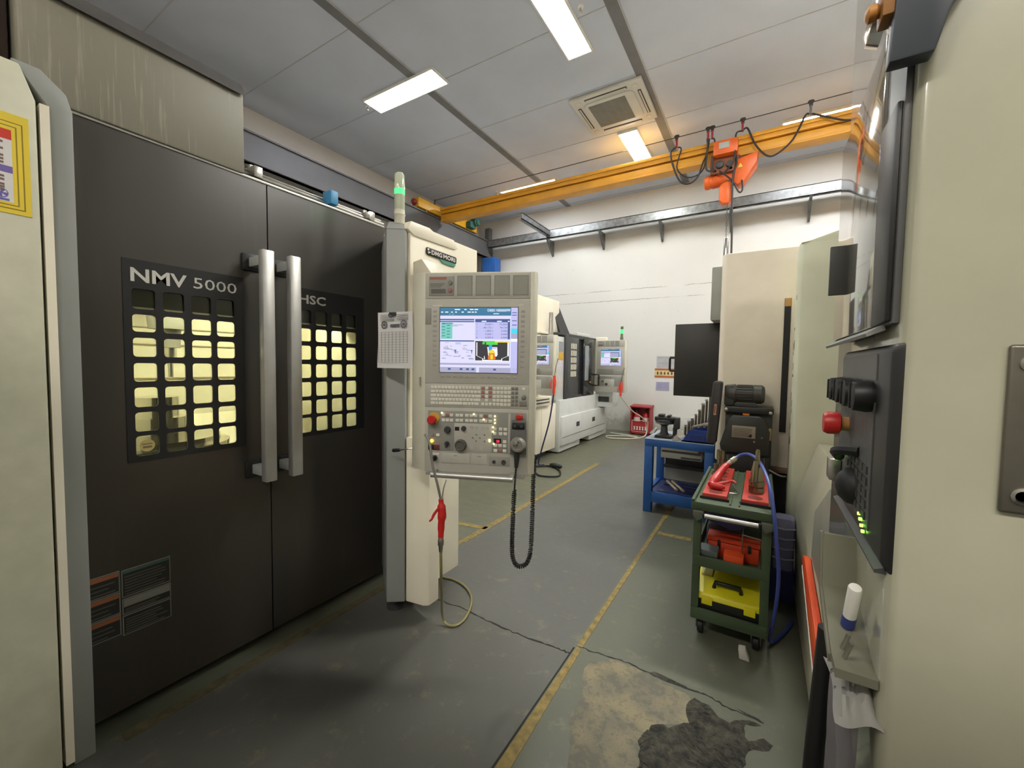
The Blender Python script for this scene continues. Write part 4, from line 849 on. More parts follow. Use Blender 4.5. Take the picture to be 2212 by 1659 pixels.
obj('coupling', MB().lathe((-1.186, 1.36, .634), (0, 0, -1), [(0, .009), (.012, .012), (.018, .013), (.04, .013), (.042, .010), (.07, .008)], 14), steel, ag)
obj('hose', MB().tube([(-1.186, 1.36, .57), (-1.205, 1.385, .45), (-1.305, 1.505, .26), (-1.395, 1.612, .09), (-1.405, 1.635, .03), (-1.375, 1.638, .009), (-1.337, 1.658, .009), (-1.332, 1.722, .009), (-1.371, 1.828, .009), (-1.434, 1.920, .009), (-1.536, 1.988, .009), (-1.644, 2.011, .009), (-1.729, 1.997, .009), (-1.9, 1.99, .03)], .0065, 8, smooth=8), mat('olive_hose', (132, 124, 78), .4, var=.15), ag)

# ------------------------------------------------------------------ the two machines at the back left
b2 = thing('turning_centre', 'machine with dark grey doors at the far end beside the back wall', 'machine', (-3.3, 6.95, 0))
b1 = thing('machining_centre', 'cream machining centre at mid distance, half hidden behind the large control panel', 'machine', (-3.4, 5.1, 0))
obj('base', MB().box(-4.8, -2.72, 4.55, 5.78, .10, .80, .012), beige, b1)
obj('plinth', MB().box(-4.7, -2.85, 4.6, 5.7, 0, .11), dark, b1)
obj('base_door', MB().box(-2.722, -2.714, 4.62, 5.27, .16, .76, .003), beige, b1); obj('base_door', MB().box(-2.722, -2.714, 5.29, 5.74, .16, .76, .003), beige, b1)
obj('ledge', MB().box(-3.2, -2.66, 4.5, 5.5, .80, .93, .01), beige, b1)
obj('ledge_vent', MB().box(-2.66, -2.655, 5.02, 5.42, .84, .855).box(-2.66, -2.655, 5.02, 5.42, .885, .9), black, b1)
obj('enclosure', MB().box(-4.8, -3.01, 4.5, 5.42, .80, 1.92, .012), beige, b1)
obj('column', MB().box(-4.2, -2.95, 5.48, 6.33, 1.90, 2.455, .008), beige, b2); obj('column_side', MB().box(-3.6, -2.96, 5.462, 5.482, 1.95, 2.43), dark, b2)
obj('top_tray', MB().box(-3.4, -2.85, 5.48, 6.3, 1.865, 1.90, .004), beige, b2)
obj('frame_post', MB().box(-2.98, -2.74, 5.22, 5.30, .92, 1.82, .01), beige, b1)
s_ = obj('signal_tower', MB().lathe((-2.62, 5.35, 1.78), (0, 0, 1), [(0, .035), (.12, .035), (.16, .03), (.36, .03), (.365, .02)], 16), steel, b1)
obj('tower_bracket', MB().box(-2.76, -2.6, 5.28, 5.38, 1.74, 1.79, .004), beige, b1)
hd = MB()
prof = [(-2.96, 6.36, 2.34), (-2.93, 6.46, 2.18), (-2.88, 6.56, 1.98), (-2.84, 6.62, 1.84)]
vs = []; fs = []
for i, (x, y, z) in enumerate(prof): vs += [(x, y-.02, z+.02), (x-.5, y-.02, z+.02), (x, y-.22, z-.10-.03*i), (x-.5, y-.22, z-.10-.03*i)]
for i in range(3):
    o = i*4; fs += [(o, o+4, o+5, o+1), (o+2, o+3, o+7, o+6), (o, o+2, o+6, o+4), (o+1, o+5, o+7, o+3)]
fs += [(0, 1, 3, 2), (12, 14, 15, 13)]
hd.add(vs, fs); obj('chip_guard', hd, dark, b2)
cpb = control_panel('control panel of the cream mid-distance machine, half hidden behind the large panel', (-2.905, 5.0, .985), math.radians(0), False, .51, .81)
wgrey = mat('white_grey_enamel', (200, 202, 198), .45, var=.05, scale=4)
obj('base', MB().prism([(5.83, .02), (6.68, .02), (6.70, .13), (7.12, .13), (7.14, .02), (8.1, .02), (8.1, .84), (5.83, .84)], 'x', -4.2, -2.68, .006), wgrey, b2)
obj('base_skirt', MB().box(-2.72, -2.64, 5.86, 7.9, .12, .58, .012), wgrey, b2)
for y in (6.5, 7.25): obj('recessed_latch', MB().box(-2.645, -2.637, y-.07, y+.07, .36, .44, .004), dark, b2)
obj('skirt_seam', MB().box(-2.642, -2.638, 5.86, 7.9, .245, .252), dark, b2)
obj('side_enclosure', MB().box(-4.1, -2.73, 5.80, 6.08, .84, 1.84, .01), wgrey, b2)
obj('roof', MB().box(-4.1, -2.72, 5.80, 7.5, 1.86, 1.90, .008), dark, b2); obj('roof_hatch', MB().box(-3.5, -2.75, 6.65, 7.25, 1.90, 1.96, .01), wgrey, b2)
obj('door_frame', MB().box(-2.76, -2.70, 6.06, 6.16, .84, 1.88, .004).box(-2.76, -2.71, 6.16, 7.42, 1.84, 1.88).box(-2.80, -2.72, 6.16, 7.42, .84, .88), dark, b2)
dkg = mat('door_dark_grey', (66, 68, 70), .35, var=.08)
dd = obj('sliding_door', MB().box(-2.75, -2.70, 6.16, 6.62, .86, 1.85, .012), dkg, b2)
litp = emit('lit_window_cream', (232, 222, 186), .3)
for i in range(4):
    for j in range(5): obj('window_opening', MB().box(-2.701, -2.697, 6.28+i*.063, 6.318+i*.063, 1.20+j*.115, 1.29+j*.115, .006), litp, dd)
obj('door_gap', MB().box(-2.80, -2.74, 6.62, 6.84, .86, 1.86), black, b2)
gd = mat('gloss_dark_door', (34, 36, 40), .09, var=.1, spec=.6)
d2_ = obj('sliding_door', MB().box(-2.74, -2.69, 6.84, 7.36, .86, 1.86, .012), gd, b2)
obj('window_pane', MB().box(-2.691, -2.686, 6.88, 7.06, 1.12, 1.74, .004), mat('pane_pale', (150, 152, 154), .12, var=.2), d2_)
obj('door_handle', MB().tube([(-2.69, 7.36, 1.22), (-2.60, 7.36, 1.22), (-2.60, 7.36, 1.02), (-2.69, 7.36, 1.02)], .016, 8), rubber, d2_)
obj('end_cover', MB().box(-3.6, -2.765, 7.40, 7.58, .84, 1.86, .01), wgrey, b2); obj('end_console', MB().box(-2.75, -2.40, 7.60, 7.95, .60, .90, .01), wgrey, b2)
obj('console_vent', MB().box(-2.72, -2.47, 7.592, 7.60, .70, .80), dark, b2)
obj('top_module', MB().box(-2.7, -2.5, 7.44, 7.54, 1.86, 1.92, .006), beige, b2)
for (z0, z1, rgb, nm) in ((1.60, 1.76, (150, 152, 152), 'grey'), (1.47, 1.59, (212, 164, 60), 'yellow'), (1.30, 1.46, (206, 200, 206), 'pale'), (1.02, 1.20, (204, 196, 190), 'white')):
    obj('warning_sticker', MB().box(-2.73, -2.727, 5.86, 6.03, z0, z1), mat('sticker_'+nm, rgb, .6, var=.15, scale=30), b2)
cpe = control_panel('control panel of the far machine, with lit screen and green beacon, against the back wall', (-2.665, 7.42, .905), math.radians(0), False, .535, .955)
obj('swing_arm', MB().box(.0, .15, .05, .25, .2, .7, .006), panelb, parent=cpe, world=False)
k_ = obj('signal_tower', MB().lathe((.445, .05, .94), (0, 0, 1), [(0, .03), (.06, .03), (.07, .024), (.26, .024), (.265, .015)], 14), mat('tower_olive', (92, 96, 70), .4), parent=cpe, world=False)
obj('lit_lens', MB().lathe((.445, .05, 1.075), (0, 0, 1), [(0, .03), (.07, .03)], 14), MATS['tower_green'], parent=k_, world=False, label='green lit lens')
def gun(label, p, s, hosepts, hm, parent_loc):
    t = thing('air_gun', label, 'air gun', parent_loc, 0, None); x, y, z = p
    obj('body', MB().tube([(x, y, z+.13*s), (x+.004, y, z+.05*s), (x-.004, y, z-.07*s), (x-.006, y, z-.12*s)], [.018*s, .024*s, .018*s, .014*s], 10, smooth=3), mat('gun_orange_red', (222, 66, 44), .4), t)
    obj('trigger', MB().tube([(x-.02*s, y-.02, z+.08*s), (x-.05*s, y-.03, z), (x-.05*s, y-.03, z-.04)], .008*s, 8), MATS['gun_orange_red'], t)
    obj('nozzle_tube', MB().tube([(x, y, z+.12*s), (x+.02, y, z+.26*s), (x+.05, y, z+.36*s)], .007, 6), steel, t)
    obj('hose', MB().tube([(x-.006, y, z-.11*s)]+hosepts, .011, 8, smooth=6), hm, t)
gun('red air gun hung between the mid-distance panel and the grey-white door post', (-2.36, 4.95, 1.12), 1.0, [(-2.38, 4.95, .9), (-2.43, 4.95, .6), (-2.55, 4.97, .2), (-2.6, 5.0, .02), (-2.52, 5.02, .014)], mat('navy_hose', (44, 46, 84), .45), (-2.36, 4.95, .02))
gun('red air gun clipped to the lower right corner of the far control panel', (-2.18, 7.38, .96), 1.1, [(-2.17, 7.4, .8), (-2.05, 7.7, .55), (-1.95, 8.1, .38), (-1.93, 8.3, .2), (-1.93, 8.2, .02), (-2.1, 7.75, .014), (-2.45, 7.6, .014), (-2.55, 7.8, .014), (-2.3, 8.0, .014), (-2.0, 7.95, .02), (-2.2, 8.12, .014), (-2.6, 8.15, .02)], mat('pale_hose', (190, 184, 166), .5), (-2.18, 7.38, .02))
t = thing('power_cable', 'black cable with an inline connector lying on the floor behind the large panel', 'cable', (-2.3, 4.95, 0))
obj('cable', MB().tube([(-2.75, 4.7, .02), (-2.6, 4.85, .014), (-2.45, 5.0, .014), (-2.33, 4.98, .014), (-2.18, 4.8, .014), (-2.12, 4.6, .014), (-2.3, 4.5, .014), (-2.45, 4.62, .014), (-2.55, 4.8, .02)], .011, 8, smooth=6), rubber, t)
obj('connector', MB().lathe((-2.42, 5.0, .035), (1, -.12, 0), [(0, .02), (.04, .034), (.1, .034), (.11, .028), (.16, .028), (.18, .016)], 12), black, t)

# ------------------------------------------------------------------ notices and the red extinguisher box at the back wall
WY = WF
for (x0, x1, z0, z1, m_, lb, kind) in ((-1.86, -1.50, 1.35, 1.60, mat('notice_grey', (176, 176, 178), .7), 'grey printed notice on the back wall, topmost of three', 0),
        (-1.89, -1.50, 1.165, 1.345, mat('notice_tan', (206, 186, 130), .7), 'orange-banded notice with dark pictograms on the back wall, middle of three', 1),
        (-1.855, -1.60, .90, 1.075, mat('notice_violet', (150, 146, 174), .7), 'small violet notice on the back wall, lowest of three', 2)):
    t = thing('wall_notice', lb, 'notice', ((x0+x1)/2, WY, z0), 0, 'notices on the back wall')
    obj('sheet', MB().box(x0, x1, WY-.006, WY, z0, z1), m_, t)
    mb = MB()
    if kind == 0:
        for k in range(8): mb.box(x0+.02, x1-.02, WY-.008, WY-.005, z1-.03-k*.027-(.004 if k % 4 else .01), z1-.03-k*.027)
        obj('print', mb, mat('notice_line_grey', (140, 140, 146), .7), t)
    elif kind == 1:
        obj('border_band', MB().box(x0, x1, WY-.008, WY-.005, z0, z0+.035).box(x0, x1, WY-.008, WY-.005, z1-.035, z1), mat('notice_rust', (170, 84, 46), .7), t)
        for k in range(5):
            c = x0+.06+k*.068; mb.prism([(c-.014, z0+.06), (c+.012, z0+.055), (c+.018, z0+.09), (c+.002, z0+.125), (c-.016, z0+.1)], 'y', WY-.008, WY-.005)
        obj('pictograms', mb, mat('pictogram_dark', (70, 60, 44), .7), t)
    else:
        for k in range(4): mb.box(x0+.03, x1-.04, WY-.008, WY-.005, z1-.04-k*.03, z1-.034-k*.03)
        obj('print', mb, mat('notice_line_violet', (128, 124, 156), .7), t)
rb = thing('extinguisher_box', 'red fire extinguisher box on the floor against the back wall', 'fire box', (-2.06, 8.5, 0))
rd = mat('box_red', (150, 38, 40), .45, var=.12); x0, x1, y0, y1 = -2.27, -1.875, 8.38, 8.64
obj('case', MB().box(x0, x0+.025, y0, y1, 0, .56).box(x1-.025, x1, y0, y1, 0, .56).box(x0, x1, y1-.02, y1, 0, .56).box(x0, x1, y0, y1, .02, .05).box(x0+.025, x1-.025, y0+.005, y0+.03, .02, .27), rd, rb)
obj('lid', MB().prism([(y0-.03, .555), (y0-.03, .575), (y1, .60), (y1, .555)], 'x', x0-.015, x1+.015, .004), rd, rb)
obj('front_frame', MB().box(x0+.03, x0+.045, y0-.004, y0+.004, .06, .30).box(x1-.05, x1-.035, y0-.004, y0+.004, .06, .30).box(x0+.03, x1-.035, y0-.004, y0+.004, .285, .30).box(x0+.03, x1-.035, y0-.004, y0+.004, .06, .072), mat('frame_pink', (206, 150, 140), .5), rb)
mb = MB()
for k in range(5):
    c = x0+.085+k*.055; mb.prism([(c-.018, .10), (c+.02, .10), (c+.012, .14), (c+.02, .17), (c-.016, .17), (c-.006, .135)], 'y', y0-.002, y0+.004)
obj('stencil_marks', mb, paper, rb)
for k in range(2):
    c = (-2.17, -1.985)[k]
    t = thing('fire_extinguisher', ('left', 'right')[k]+' fire extinguisher standing inside the red floor box', 'fire extinguisher', (c, 8.5, .05), 0, 'extinguishers in the red box')
    obj('cylinder', MB().lathe((c, 8.5, .052), (0, 0, 1), [(0, .06), (.01, .065), (.33, .065), (.37, .045), (.39, .02), (.41, .02)], 18), redp, t)
    obj('label_band', MB().lathe((c, 8.5, .25), (0, 0, 1), [(0, .0658), (.1, .0658)], 18), paper, t)
    obj('valve', MB().box(c-.02, c+.02, 8.48, 8.52, .455, .49, .004).tube([(c-.02, 8.46, .49), (c+.01, 8.5, .505), (c+.05, 8.52, .52)], .007, 6), black, t)

# ------------------------------------------------------------------ blue workbench and what is on it
wb = thing('workbench', 'blue steel workbench right of the aisle, holding tools', 'workbench', (-.64, 4.3, 0))
wx0, wx1, wy0, wy1 = -.94, -.34, 4.0, 4.62
obj('top', MB().box(wx0, wx1, wy0, wy1, .635, .70, .004).box(wx0, wx1, wy0, wy1, .70, .706, .002, 1), [bluep, mat('bench_top_worn', (134, 146, 158), .5, var=.2)], wb)
for x in (wx0, wx1-.075):
    for y in (wy0, wy1-.075): obj('leg', MB().box(x, x+.075, y, y+.075, 0, .635, .004), bluep, wb)
obj('lower_rail', MB().box(wx0+.075, wx1-.075, wy0, wy0+.05, .10, .20, .004).box(wx0, wx0+.05, wy0+.075, wy1-.075, .10, .20, .004).box(wx0+.075, wx1-.075, wy1-.05, wy1, .10, .20, .004).box(wx1-.05, wx1, wy0+.075, wy1-.075, .10, .20, .004), bluep, wb)
obj('lower_shelf', MB().box(wx0+.05, wx1-.05, wy0+.05, wy1-.05, .17, .185), mat('shelf_navy', (34, 52, 96), .45), wb)
obj('shelf_tray', MB().box(wx0+.12, wx1-.1, wy0+.08, wy0+.3, .185, .20, .006).box(wx0+.12, wx1-.1, wy0+.36, wy0+.55, .185, .20, .006), mat('tray_navy', (30, 42, 92), .4), wb)
dr = obj('hung_drawer', MB().box(-.80, -.44, 4.06, 4.45, .53, .63, .004), alu, wb); obj('drawer_slot', MB().box(-.79, -.45, 4.052, 4.062, .585, .605).box(-.62, -.45, 4.052, 4.062, .54, .555), dark, dr)
obj('drawer_tag', MB().lathe((-.46, 4.06, .605), (0, -1, 0), [(0, .018), (.006, .016)], 12), redp, dr, label='red round tag')
obj('back_panel', MB().box(-.85, -.42, 4.555, 4.57, .37, .61).box(-.85, -.42, 4.48, 4.57, .34, .37), dark, wb); obj('back_panel', MB().box(-.85, -.42, 4.555, 4.57, .2, .33), mat('pale_panel', (168, 170, 164), .5), wb)
for k in range(2): solo('wooden_stick', MB().tube([(-.80+.05*k, 4.42, .215), (-.66+.06*k, 4.14, .215)], .013, 6), mat('raw_wood', (176, 160, 132), .7, var=.15), ('left', 'right')[k]+' pale wooden stick on the lower shelf of the blue bench', 'stick', 'sticks on the bench shelf')
vz = .706
vi = thing('tool_fixture', 'black tool-clamping fixture standing at the left end of the blue bench', 'fixture', (-.80, 4.18, vz))
obj('base', MB().box(-.87, -.72, 4.09, 4.27, vz, vz+.025, .004), black, vi); obj('post', MB().lathe((-.80, 4.18, vz+.02), (0, 0, 1), [(0, .05), (.03, .035), (.09, .03), (.11, .05), (.115, .085), (.15, .085), (.155, .06)], 20), dark, vi)
obj('ring', MB().lathe((-.80, 4.18, vz+.135), (0, 0, 1), [(0, .088), (.012, .09), (.014, .07)], 22), steel, vi)
obj('clamp_head', MB().box(-.88, -.70, 4.12, 4.24, vz+.165, vz+.20, .005).box(-.85, -.80, 4.13, 4.23, vz+.20, vz+.225, .004).box(-.77, -.74, 4.13, 4.23, vz+.20, vz+.22, .004), black, vi)
obj('side_jaw', MB().box(-.71, -.66, 4.14, 4.22, vz+.09, vz+.2, .006).tube([(-.70, 4.18, vz+.02), (-.70, 4.18, vz+.1)], .02, 8), dark, vi)
solo('folded_paper', MB().prism([(-.91, vz+.04), (-.90, vz+.06), (-.86, vz+.10), (-.85, vz+.09), (-.87, vz+.045)], 'y', 4.05, 4.12), paper, 'crumpled white paper leaning on the black fixture', 'paper')
hts = [.09, .13, .16, .20, .25, .31, .35, .43]
for k in range(8):
    x = -.64+k*.029; y = 4.40+.012*k; r = .0115+.0018*(k % 3)
    t = thing('boring_bar', ('shortest', 'second', 'third', 'fourth', 'fifth', 'sixth', 'seventh', 'tallest')[k]+' of the eight upright tool bars rising left to right on the bench', 'tool bar', (x, y, vz), 0, 'upright tool bars on the bench')
    obj('shank', MB().lathe((x, y, vz), (.02, 0, 1), [(0, r), (hts[k], r), (hts[k]+.01, r*.6)], 10), mat('oiled_steel', (84, 78, 66), .4, metal=.6, var=.2), t)
    obj('cutter_tip', MB().box(x-r*.9, x+r*1.2, y-r, y+r, vz+hts[k], vz+hts[k]+.022, .003), steel, t)
bn = thing('storage_bin', 'blue plastic storage bin on the bench, beside the upright tool bars', 'bin', (-.46, 4.12, vz))
obj('bin', MB().prism([(-.62, vz), (-.60, vz+.02), (-.55, vz+.115), (-.35, vz+.115), (-.35, vz)], 'y', 4.03, 4.045).prism([(-.62, vz), (-.60, vz+.02), (-.55, vz+.115), (-.35, vz+.115), (-.35, vz)], 'y', 4.235, 4.25).box(-.62, -.35, 4.03, 4.25, vz, vz+.012).box(-.362, -.35, 4.03, 4.25, vz, vz+.115), mat('bin_blue', (36, 62, 140), .4), bn)
obj('label_holder', MB().box(-.54, -.42, 4.024, 4.031, vz+.03, vz+.07), navy, bn)
def rag(name, label, c, sx, sy, h, m_, seed, cat='cloth'):
    rnd = random.Random(seed); n = 12; vs = []; fs = []
    a = [rnd.uniform(0, 6) for _ in range(6)]
    for i in range(n+1):
        for j in range(n+1):
            u, v = i/n*2-1, j/n*2-1; e = max(0, 1-(u*u+v*v)*.55)
            z = h*(e*.5*(1+.7*math.sin(3.5*u+a[0]+1.5*v)*math.cos(3*v+a[1]))+.18*abs(math.sin(6*u+a[2]+3*v)))*min(1, 2.2*(1-max(abs(u), abs(v))))+.003
            vs.append((c[0]+sx*(u+.14*math.sin(2.6*v+a[3])), c[1]+sy*(v+.14*math.sin(2.4*u+a[4])), c[2]+z))
    for i in range(n):
        for j in range(n): fs.append((i*(n+1)+j, (i+1)*(n+1)+j, (i+1)*(n+1)+j+1, i*(n+1)+j+1))
    return solo(name, MB().add(vs, fs), m_, label, cat)
rag('cloth', 'crumpled off-white cloth on the bench between fixture and upright tool bars', (-.70, 4.30, vz), .06, .10, .09, mat('cloth_off_white', (206, 200, 186), .9), 4)
rag('cloth', 'grey oily cloth beside the black fixture on the bench', (-.665, 4.07, vz), .035, .045, .05, mat('cloth_grey', (128, 124, 112), .9), 8)
for k in range(3): solo('steel_tube', MB().tube([(-.53+.05*k, 4.05, vz+.135+.012*k), (-.42+.04*k, 4.22, vz+.16+.012*k)], .014, 10), mat('dull_pipe', (140, 132, 120), .45, metal=.5), ('left', 'middle', 'right')[k]+' steel tube lying across the blue bench bin', 'tube', 'tubes over the blue bin')
ch_ = thing('tool_holder', 'dark grey taper tool holder at the right rear end of the blue bench', 'tool holder', (-.42, 4.50, vz))
obj('flange', MB().lathe((-.42, 4.50, vz), (0, 0, 1), [(0, .06), (.05, .06), (.052, .05), (.1, .05), (.1, .06), (.15, .06)], 20), dark, ch_); obj('taper', MB().lathe((-.42, 4.50, vz+.15), (0, 0, 1), [(0, .03), (.03, .03), (.1, .014), (.12, .014)], 18), dark, ch_)

# ------------------------------------------------------------------ cream machine with the black pulpit, and its chip conveyor
cm = thing('machine_enclosure', 'cream machine enclosure facing the camera behind the chip conveyor', 'machine', (.6, 4.4, 0))
obj('body', MB().prism([(-.285, 3.43), (-.255, 3.40), (2.2, 3.40), (2.2, 5.6), (-.285, 5.6)], 'z', .70, 2.225, .012), mat('warm_cream_enamel', (240, 230, 212), .42, var=.04), cm)
obj('lower_body', MB().box(-.16, 2.1, 3.5, 5.5, .06, .70), dark, cm); obj('sill', MB().box(-.25, 2.0, 3.39, 3.5, .665, .70, .004), mat('rust_sill', (140, 112, 90), .55, var=.2), cm)
for x in (0.0, 1.9): obj('levelling_foot', MB().lathe((x, 3.6, 0), (0, 0, 1), [(0, .05), (.02, .05), (.03, .02), (.07, .02)], 12), dark, cm)
obj('door_slot', MB().box(.112, .150, 3.394, 3.402, .952, 1.875), black, cm); obj('slot_tag', MB().box(.114, .148, 3.392, 3.40, 1.82, 1.875), mat('tag_amber', (196, 150, 80), .5), cm)
obj('side_unit', MB().box(-.355, -.275, 3.46, 3.75, 1.75, 2.15, .008), mat('side_unit_grey', (160, 164, 156), .5), cm)
obj('beacon_post', MB().lathe((-.27, 3.5, 2.22), (0, 0, 1), [(0, .017), (.14, .017), (.15, .01)], 14), steel, cm)
pu = obj('pulpit', MB().box(-.63, -.29, 3.62, 3.66, 1.155, 1.745, .004), mat('pulpit_black', (40, 39, 37), .45, var=.1), cm)
obj('pulpit_handle', MB().tube([(-.625, 3.64, 1.47), (-.665, 3.64, 1.47), (-.668, 3.64, 1.46), (-.668, 3.64, 1.37), (-.665, 3.64, 1.36), (-.625, 3.64, 1.36)], .009, 8), rubber, pu)
cc = thing('chip_conveyor', 'dark grey chip conveyor head with motor, standing behind the tool cart', 'conveyor', (-.07, 3.3, 0))
cg = mat('conveyor_grey', (36, 37, 35), .45, var=.12)
obj('frame', MB().box(-.21, .068, 3.21, 3.385, .12, 1.095, .006).box(-.215, .073, 3.165, 3.385, 1.09, 1.13, .006), cg, cc)
obj('base', MB().box(-.23, .08, 3.20, 3.385, 0, .12, .006), cg, cc)
obj('head_cover', MB().prism([(-.235, .87), (-.185, 1.055), (-.165, 1.075), (.0, 1.075), (.03, 1.045), (.055, .98), (.05, .82), (-.225, .82)], 'y', 3.15, 3.215, .008), mat('conveyor_cover', (42, 43, 40), .45, var=.1), cc)
npl = obj('rating_plate', MB().box(-.163, -.025, 3.144, 3.151, .925, 1.005, .001), mat('plate_dull_silver', (150, 144, 128), .45, metal=.3), cc)
mb = MB()
for k in range(6): mb.box(-.158, -.04-random.random()*.03, 3.142, 3.146, .99-k*.010-.003, .99-k*.010)
obj('print', mb, mat('plate_ink', (92, 84, 72), .6), npl); obj('print', MB().prism([(-.068, .935), (-.052, .955), (-.06, .965), (-.044, .95), (-.047, .932)], 'y', 3.142, 3.146), mat('plate_mark', (60, 34, 30), .6), npl)
obj('warning_tag', MB().box(-.105, -.065, 3.18, 3.21, 1.076, 1.09), mat('tag_orange', (250, 150, 50), .5), cc)
for (x, z) in ((-.205, 1.11), (.055, 1.10)): obj('bolt', MB().lathe((x, 3.168, z), (0, -1, 0), [(0, .011), (.008, .011), (.010, .005)], 10), steel, cc)
for (x, z) in ((.012, .935), (-.03, .905)): obj('bolt', MB().lathe((x, 3.15, z), (0, -1, 0), [(0, .008), (.006, .007)], 10), chrome, cc)
obj('tension_screw', MB().box(.04, .066, 3.16, 3.21, .92, 1.0, .004).lathe((.05, 3.16, .985), (0, -1, 0), [(0, .01), (.008, .01)], 10).lathe((.045, 3.16, .905), (0, -1, 0), [(0, .008), (.008, .008)], 10), mat('brass_dull', (140, 126, 88), .4, metal=.6), cc)
obj('lower_panel', MB().box(-.20, .06, 3.195, 3.21, .45, .80, .004), black, cc)
for x in (-.185, .03): obj('panel_edge', MB().box(x, x+.003, 3.19, 3.196, .55, .79), steel, cc)
bgd = obj('belt_guard', MB().prism([(-.315, .86), (-.322, .90), (-.292, 1.285), (-.285, 1.30), (-.235, 1.30), (-.232, 1.285), (-.258, .875), (-.265, .86)], 'y', 3.16, 3.25, .012), mat('guard_grey', (54, 54, 54), .45, var=.08), cc)
obj('guard_label', MB().prism([(-.281, 1.065), (-.266, 1.065), (-.262, 1.14), (-.277, 1.14)], 'y', 3.157, 3.161).prism([(-.277, 1.075), (-.271, 1.075), (-.268, 1.13), (-.274, 1.13)], 'y', 3.154, 3.159, mi=1), [mat('label_peach', (206, 150, 130), .5), mat('label_brown', (110, 70, 64), .6)], bgd)
mg = mat('motor_grey', (66, 66, 62), .45, var=.08)
mt = obj('motor', MB().lathe((-.215, 3.26, 1.215), (1, 0, 0), [(0, .05), (.02, .062), (.06, .066), (.062, .058), (.165, .058), (.167, .064), (.215, .064), (.232, .05), (.236, .02)], 26), mg, cc)
for k in range(20):
    a = 2*PI*k/20; c_, s_ = math.cos(a), math.sin(a)
    obj('cooling_fin', MB().tube([(-.148, 3.26+.060*c_, 1.215+.060*s_), (-.052, 3.26+.060*c_, 1.215+.060*s_)], .0035, 4), mg, mt)
obj('motor_gearbox', MB().box(-.222, -.16, 3.21, 3.31, 1.13, 1.275, .012), mg, cc); obj('motor_foot', MB().box(-.15, -.03, 3.215, 3.305, 1.13, 1.16, .003), mg, cc)
obj('conduit', MB().tube([(.06, 3.2, .72), (.12, 3.2, .69), (.155, 3.24, .68)], .006, 6, smooth=4), mat('conduit_grey', (140, 140, 138), .5), cc)

# ------------------------------------------------------------------ green tool cart
ct = thing('tool_cart', 'dark green tool cart with red trays on top, right of the aisle', 'cart', (-.105, 2.65, 0))
cx0, cx1, cy0, cy1 = -.275, .066, 2.27, 3.04
for (x, y) in ((cx0, cy0), (cx1-.036, cy0), (cx0, cy1-.036), (cx1-.036, cy1-.036)): obj('post', MB().box(x, x+.036, y, y+.036, .10, .69, .003), greenp, ct)
obj('top_tray', MB().box(cx0-.01, cx1+.01, cy0-.025, cy1+.01, .672, .715, .006).box(cx0-.01, cx0+.005, cy0-.025, cy1+.01, .715, .727, .002).box(cx1-.005, cx1+.01, cy0-.025, cy1+.01, .715, .727, .002).box(cx0+.16, cx0+.166, cy0, cy1, .715, .722).box(cx0+.20, cx0+.206, cy0, cy1, .715, .722), greenp, ct)
for x in (cx0+.0, cx1-.045): obj('handle_corner', MB().prism([(x-.0, .672), (x+.05, .672), (x+.05, .64), (x+.02, .62), (x-.0, .645)], 'y', cy0-.04, cy0+.03, .004), mat('corner_grey_green', (96, 100, 88), .5), ct)
obj('push_handle', MB().tube([(cx0+.055, cy0-.045, .655), (cx1-.055, cy0-.045, .655)], .0115, 14), alu, ct)
for x in (cx0+.045, cx1-.058): obj('handle_bracket', MB().box(x, x+.014, cy0-.05, cy0+.02, .642, .668, .003), black, ct)
for (z, h) in ((.375, .055), (.095, .06)): obj('shelf', MB().box(cx0+.003, cx1-.003, cy0+.004, cy1-.003, z, z+.012).box(cx0+.003, cx1-.003, cy0-.003, cy0+.012, z, z+h, .003).box(cx0+.003, cx1-.003, cy1-.012, cy1-.003, z, z+h, .003).box(cx0+.003, cx0+.012, cy0+.01, cy1-.01, z, z+h, .003).box(cx1-.012, cx1-.003, cy0+.01, cy1-.01, z, z+h, .003), greenp, ct)
for k in range(4):
    x = (cx0+.045, cx1-.045)[k % 2]; y = (cy0+.06, cy1-.06)[k//2]
    c_ = obj('caster', MB().box(x-.024, x+.024, y-.03, y+.03, .08, .10, .003).box(x-.022, x-.016, y-.024, y+.024, .03, .085, .003).box(x+.016, x+.022, y-.024, y+.024, .03, .085, .003), steel if k else mat('caster_grey', (96, 96, 94), .5), ct)
    obj('wheel', MB().lathe((x-.014, y, .040), (1, 0, 0), [(0, .036), (.004, .040), (.024, .040), (.028, .036)], 20), rubber, c_)
trd = mat('tray_red', (186, 58, 46), .42, var=.08)
for k in range(2):
    x0 = (-.245, -.065)[k]; x1 = x0+.115
    tr_ = obj('red_insert', MB().box(x0, x1, 2.33, 3.0, .716, .742, .004), trd, ct, label=('left', 'right')[k]+' red insert tray')
    for j in range(7): obj('socket', MB().lathe(((x0+x1)/2, 2.385+j*.09, .7425), (0, 0, 1), [(0, .033), (.0008, .033)], 24), mat('socket_dark_red', (112, 26, 22), .6), tr_)
    for (a, b) in ((x0, 2.326), (x1, 2.326)): obj('corner_screw', MB().lathe((a, b, .718), (0, 0, 1), [(0, .006), (.006, .005)], 8), steel, tr_)
    obj('edge_strip', MB().box(x0-.01, x1+.01, 2.318, 2.332, .715, .727), black, tr_)
olive = mat('oily_chrome', (150, 140, 116), .18, metal=.95, var=.15)
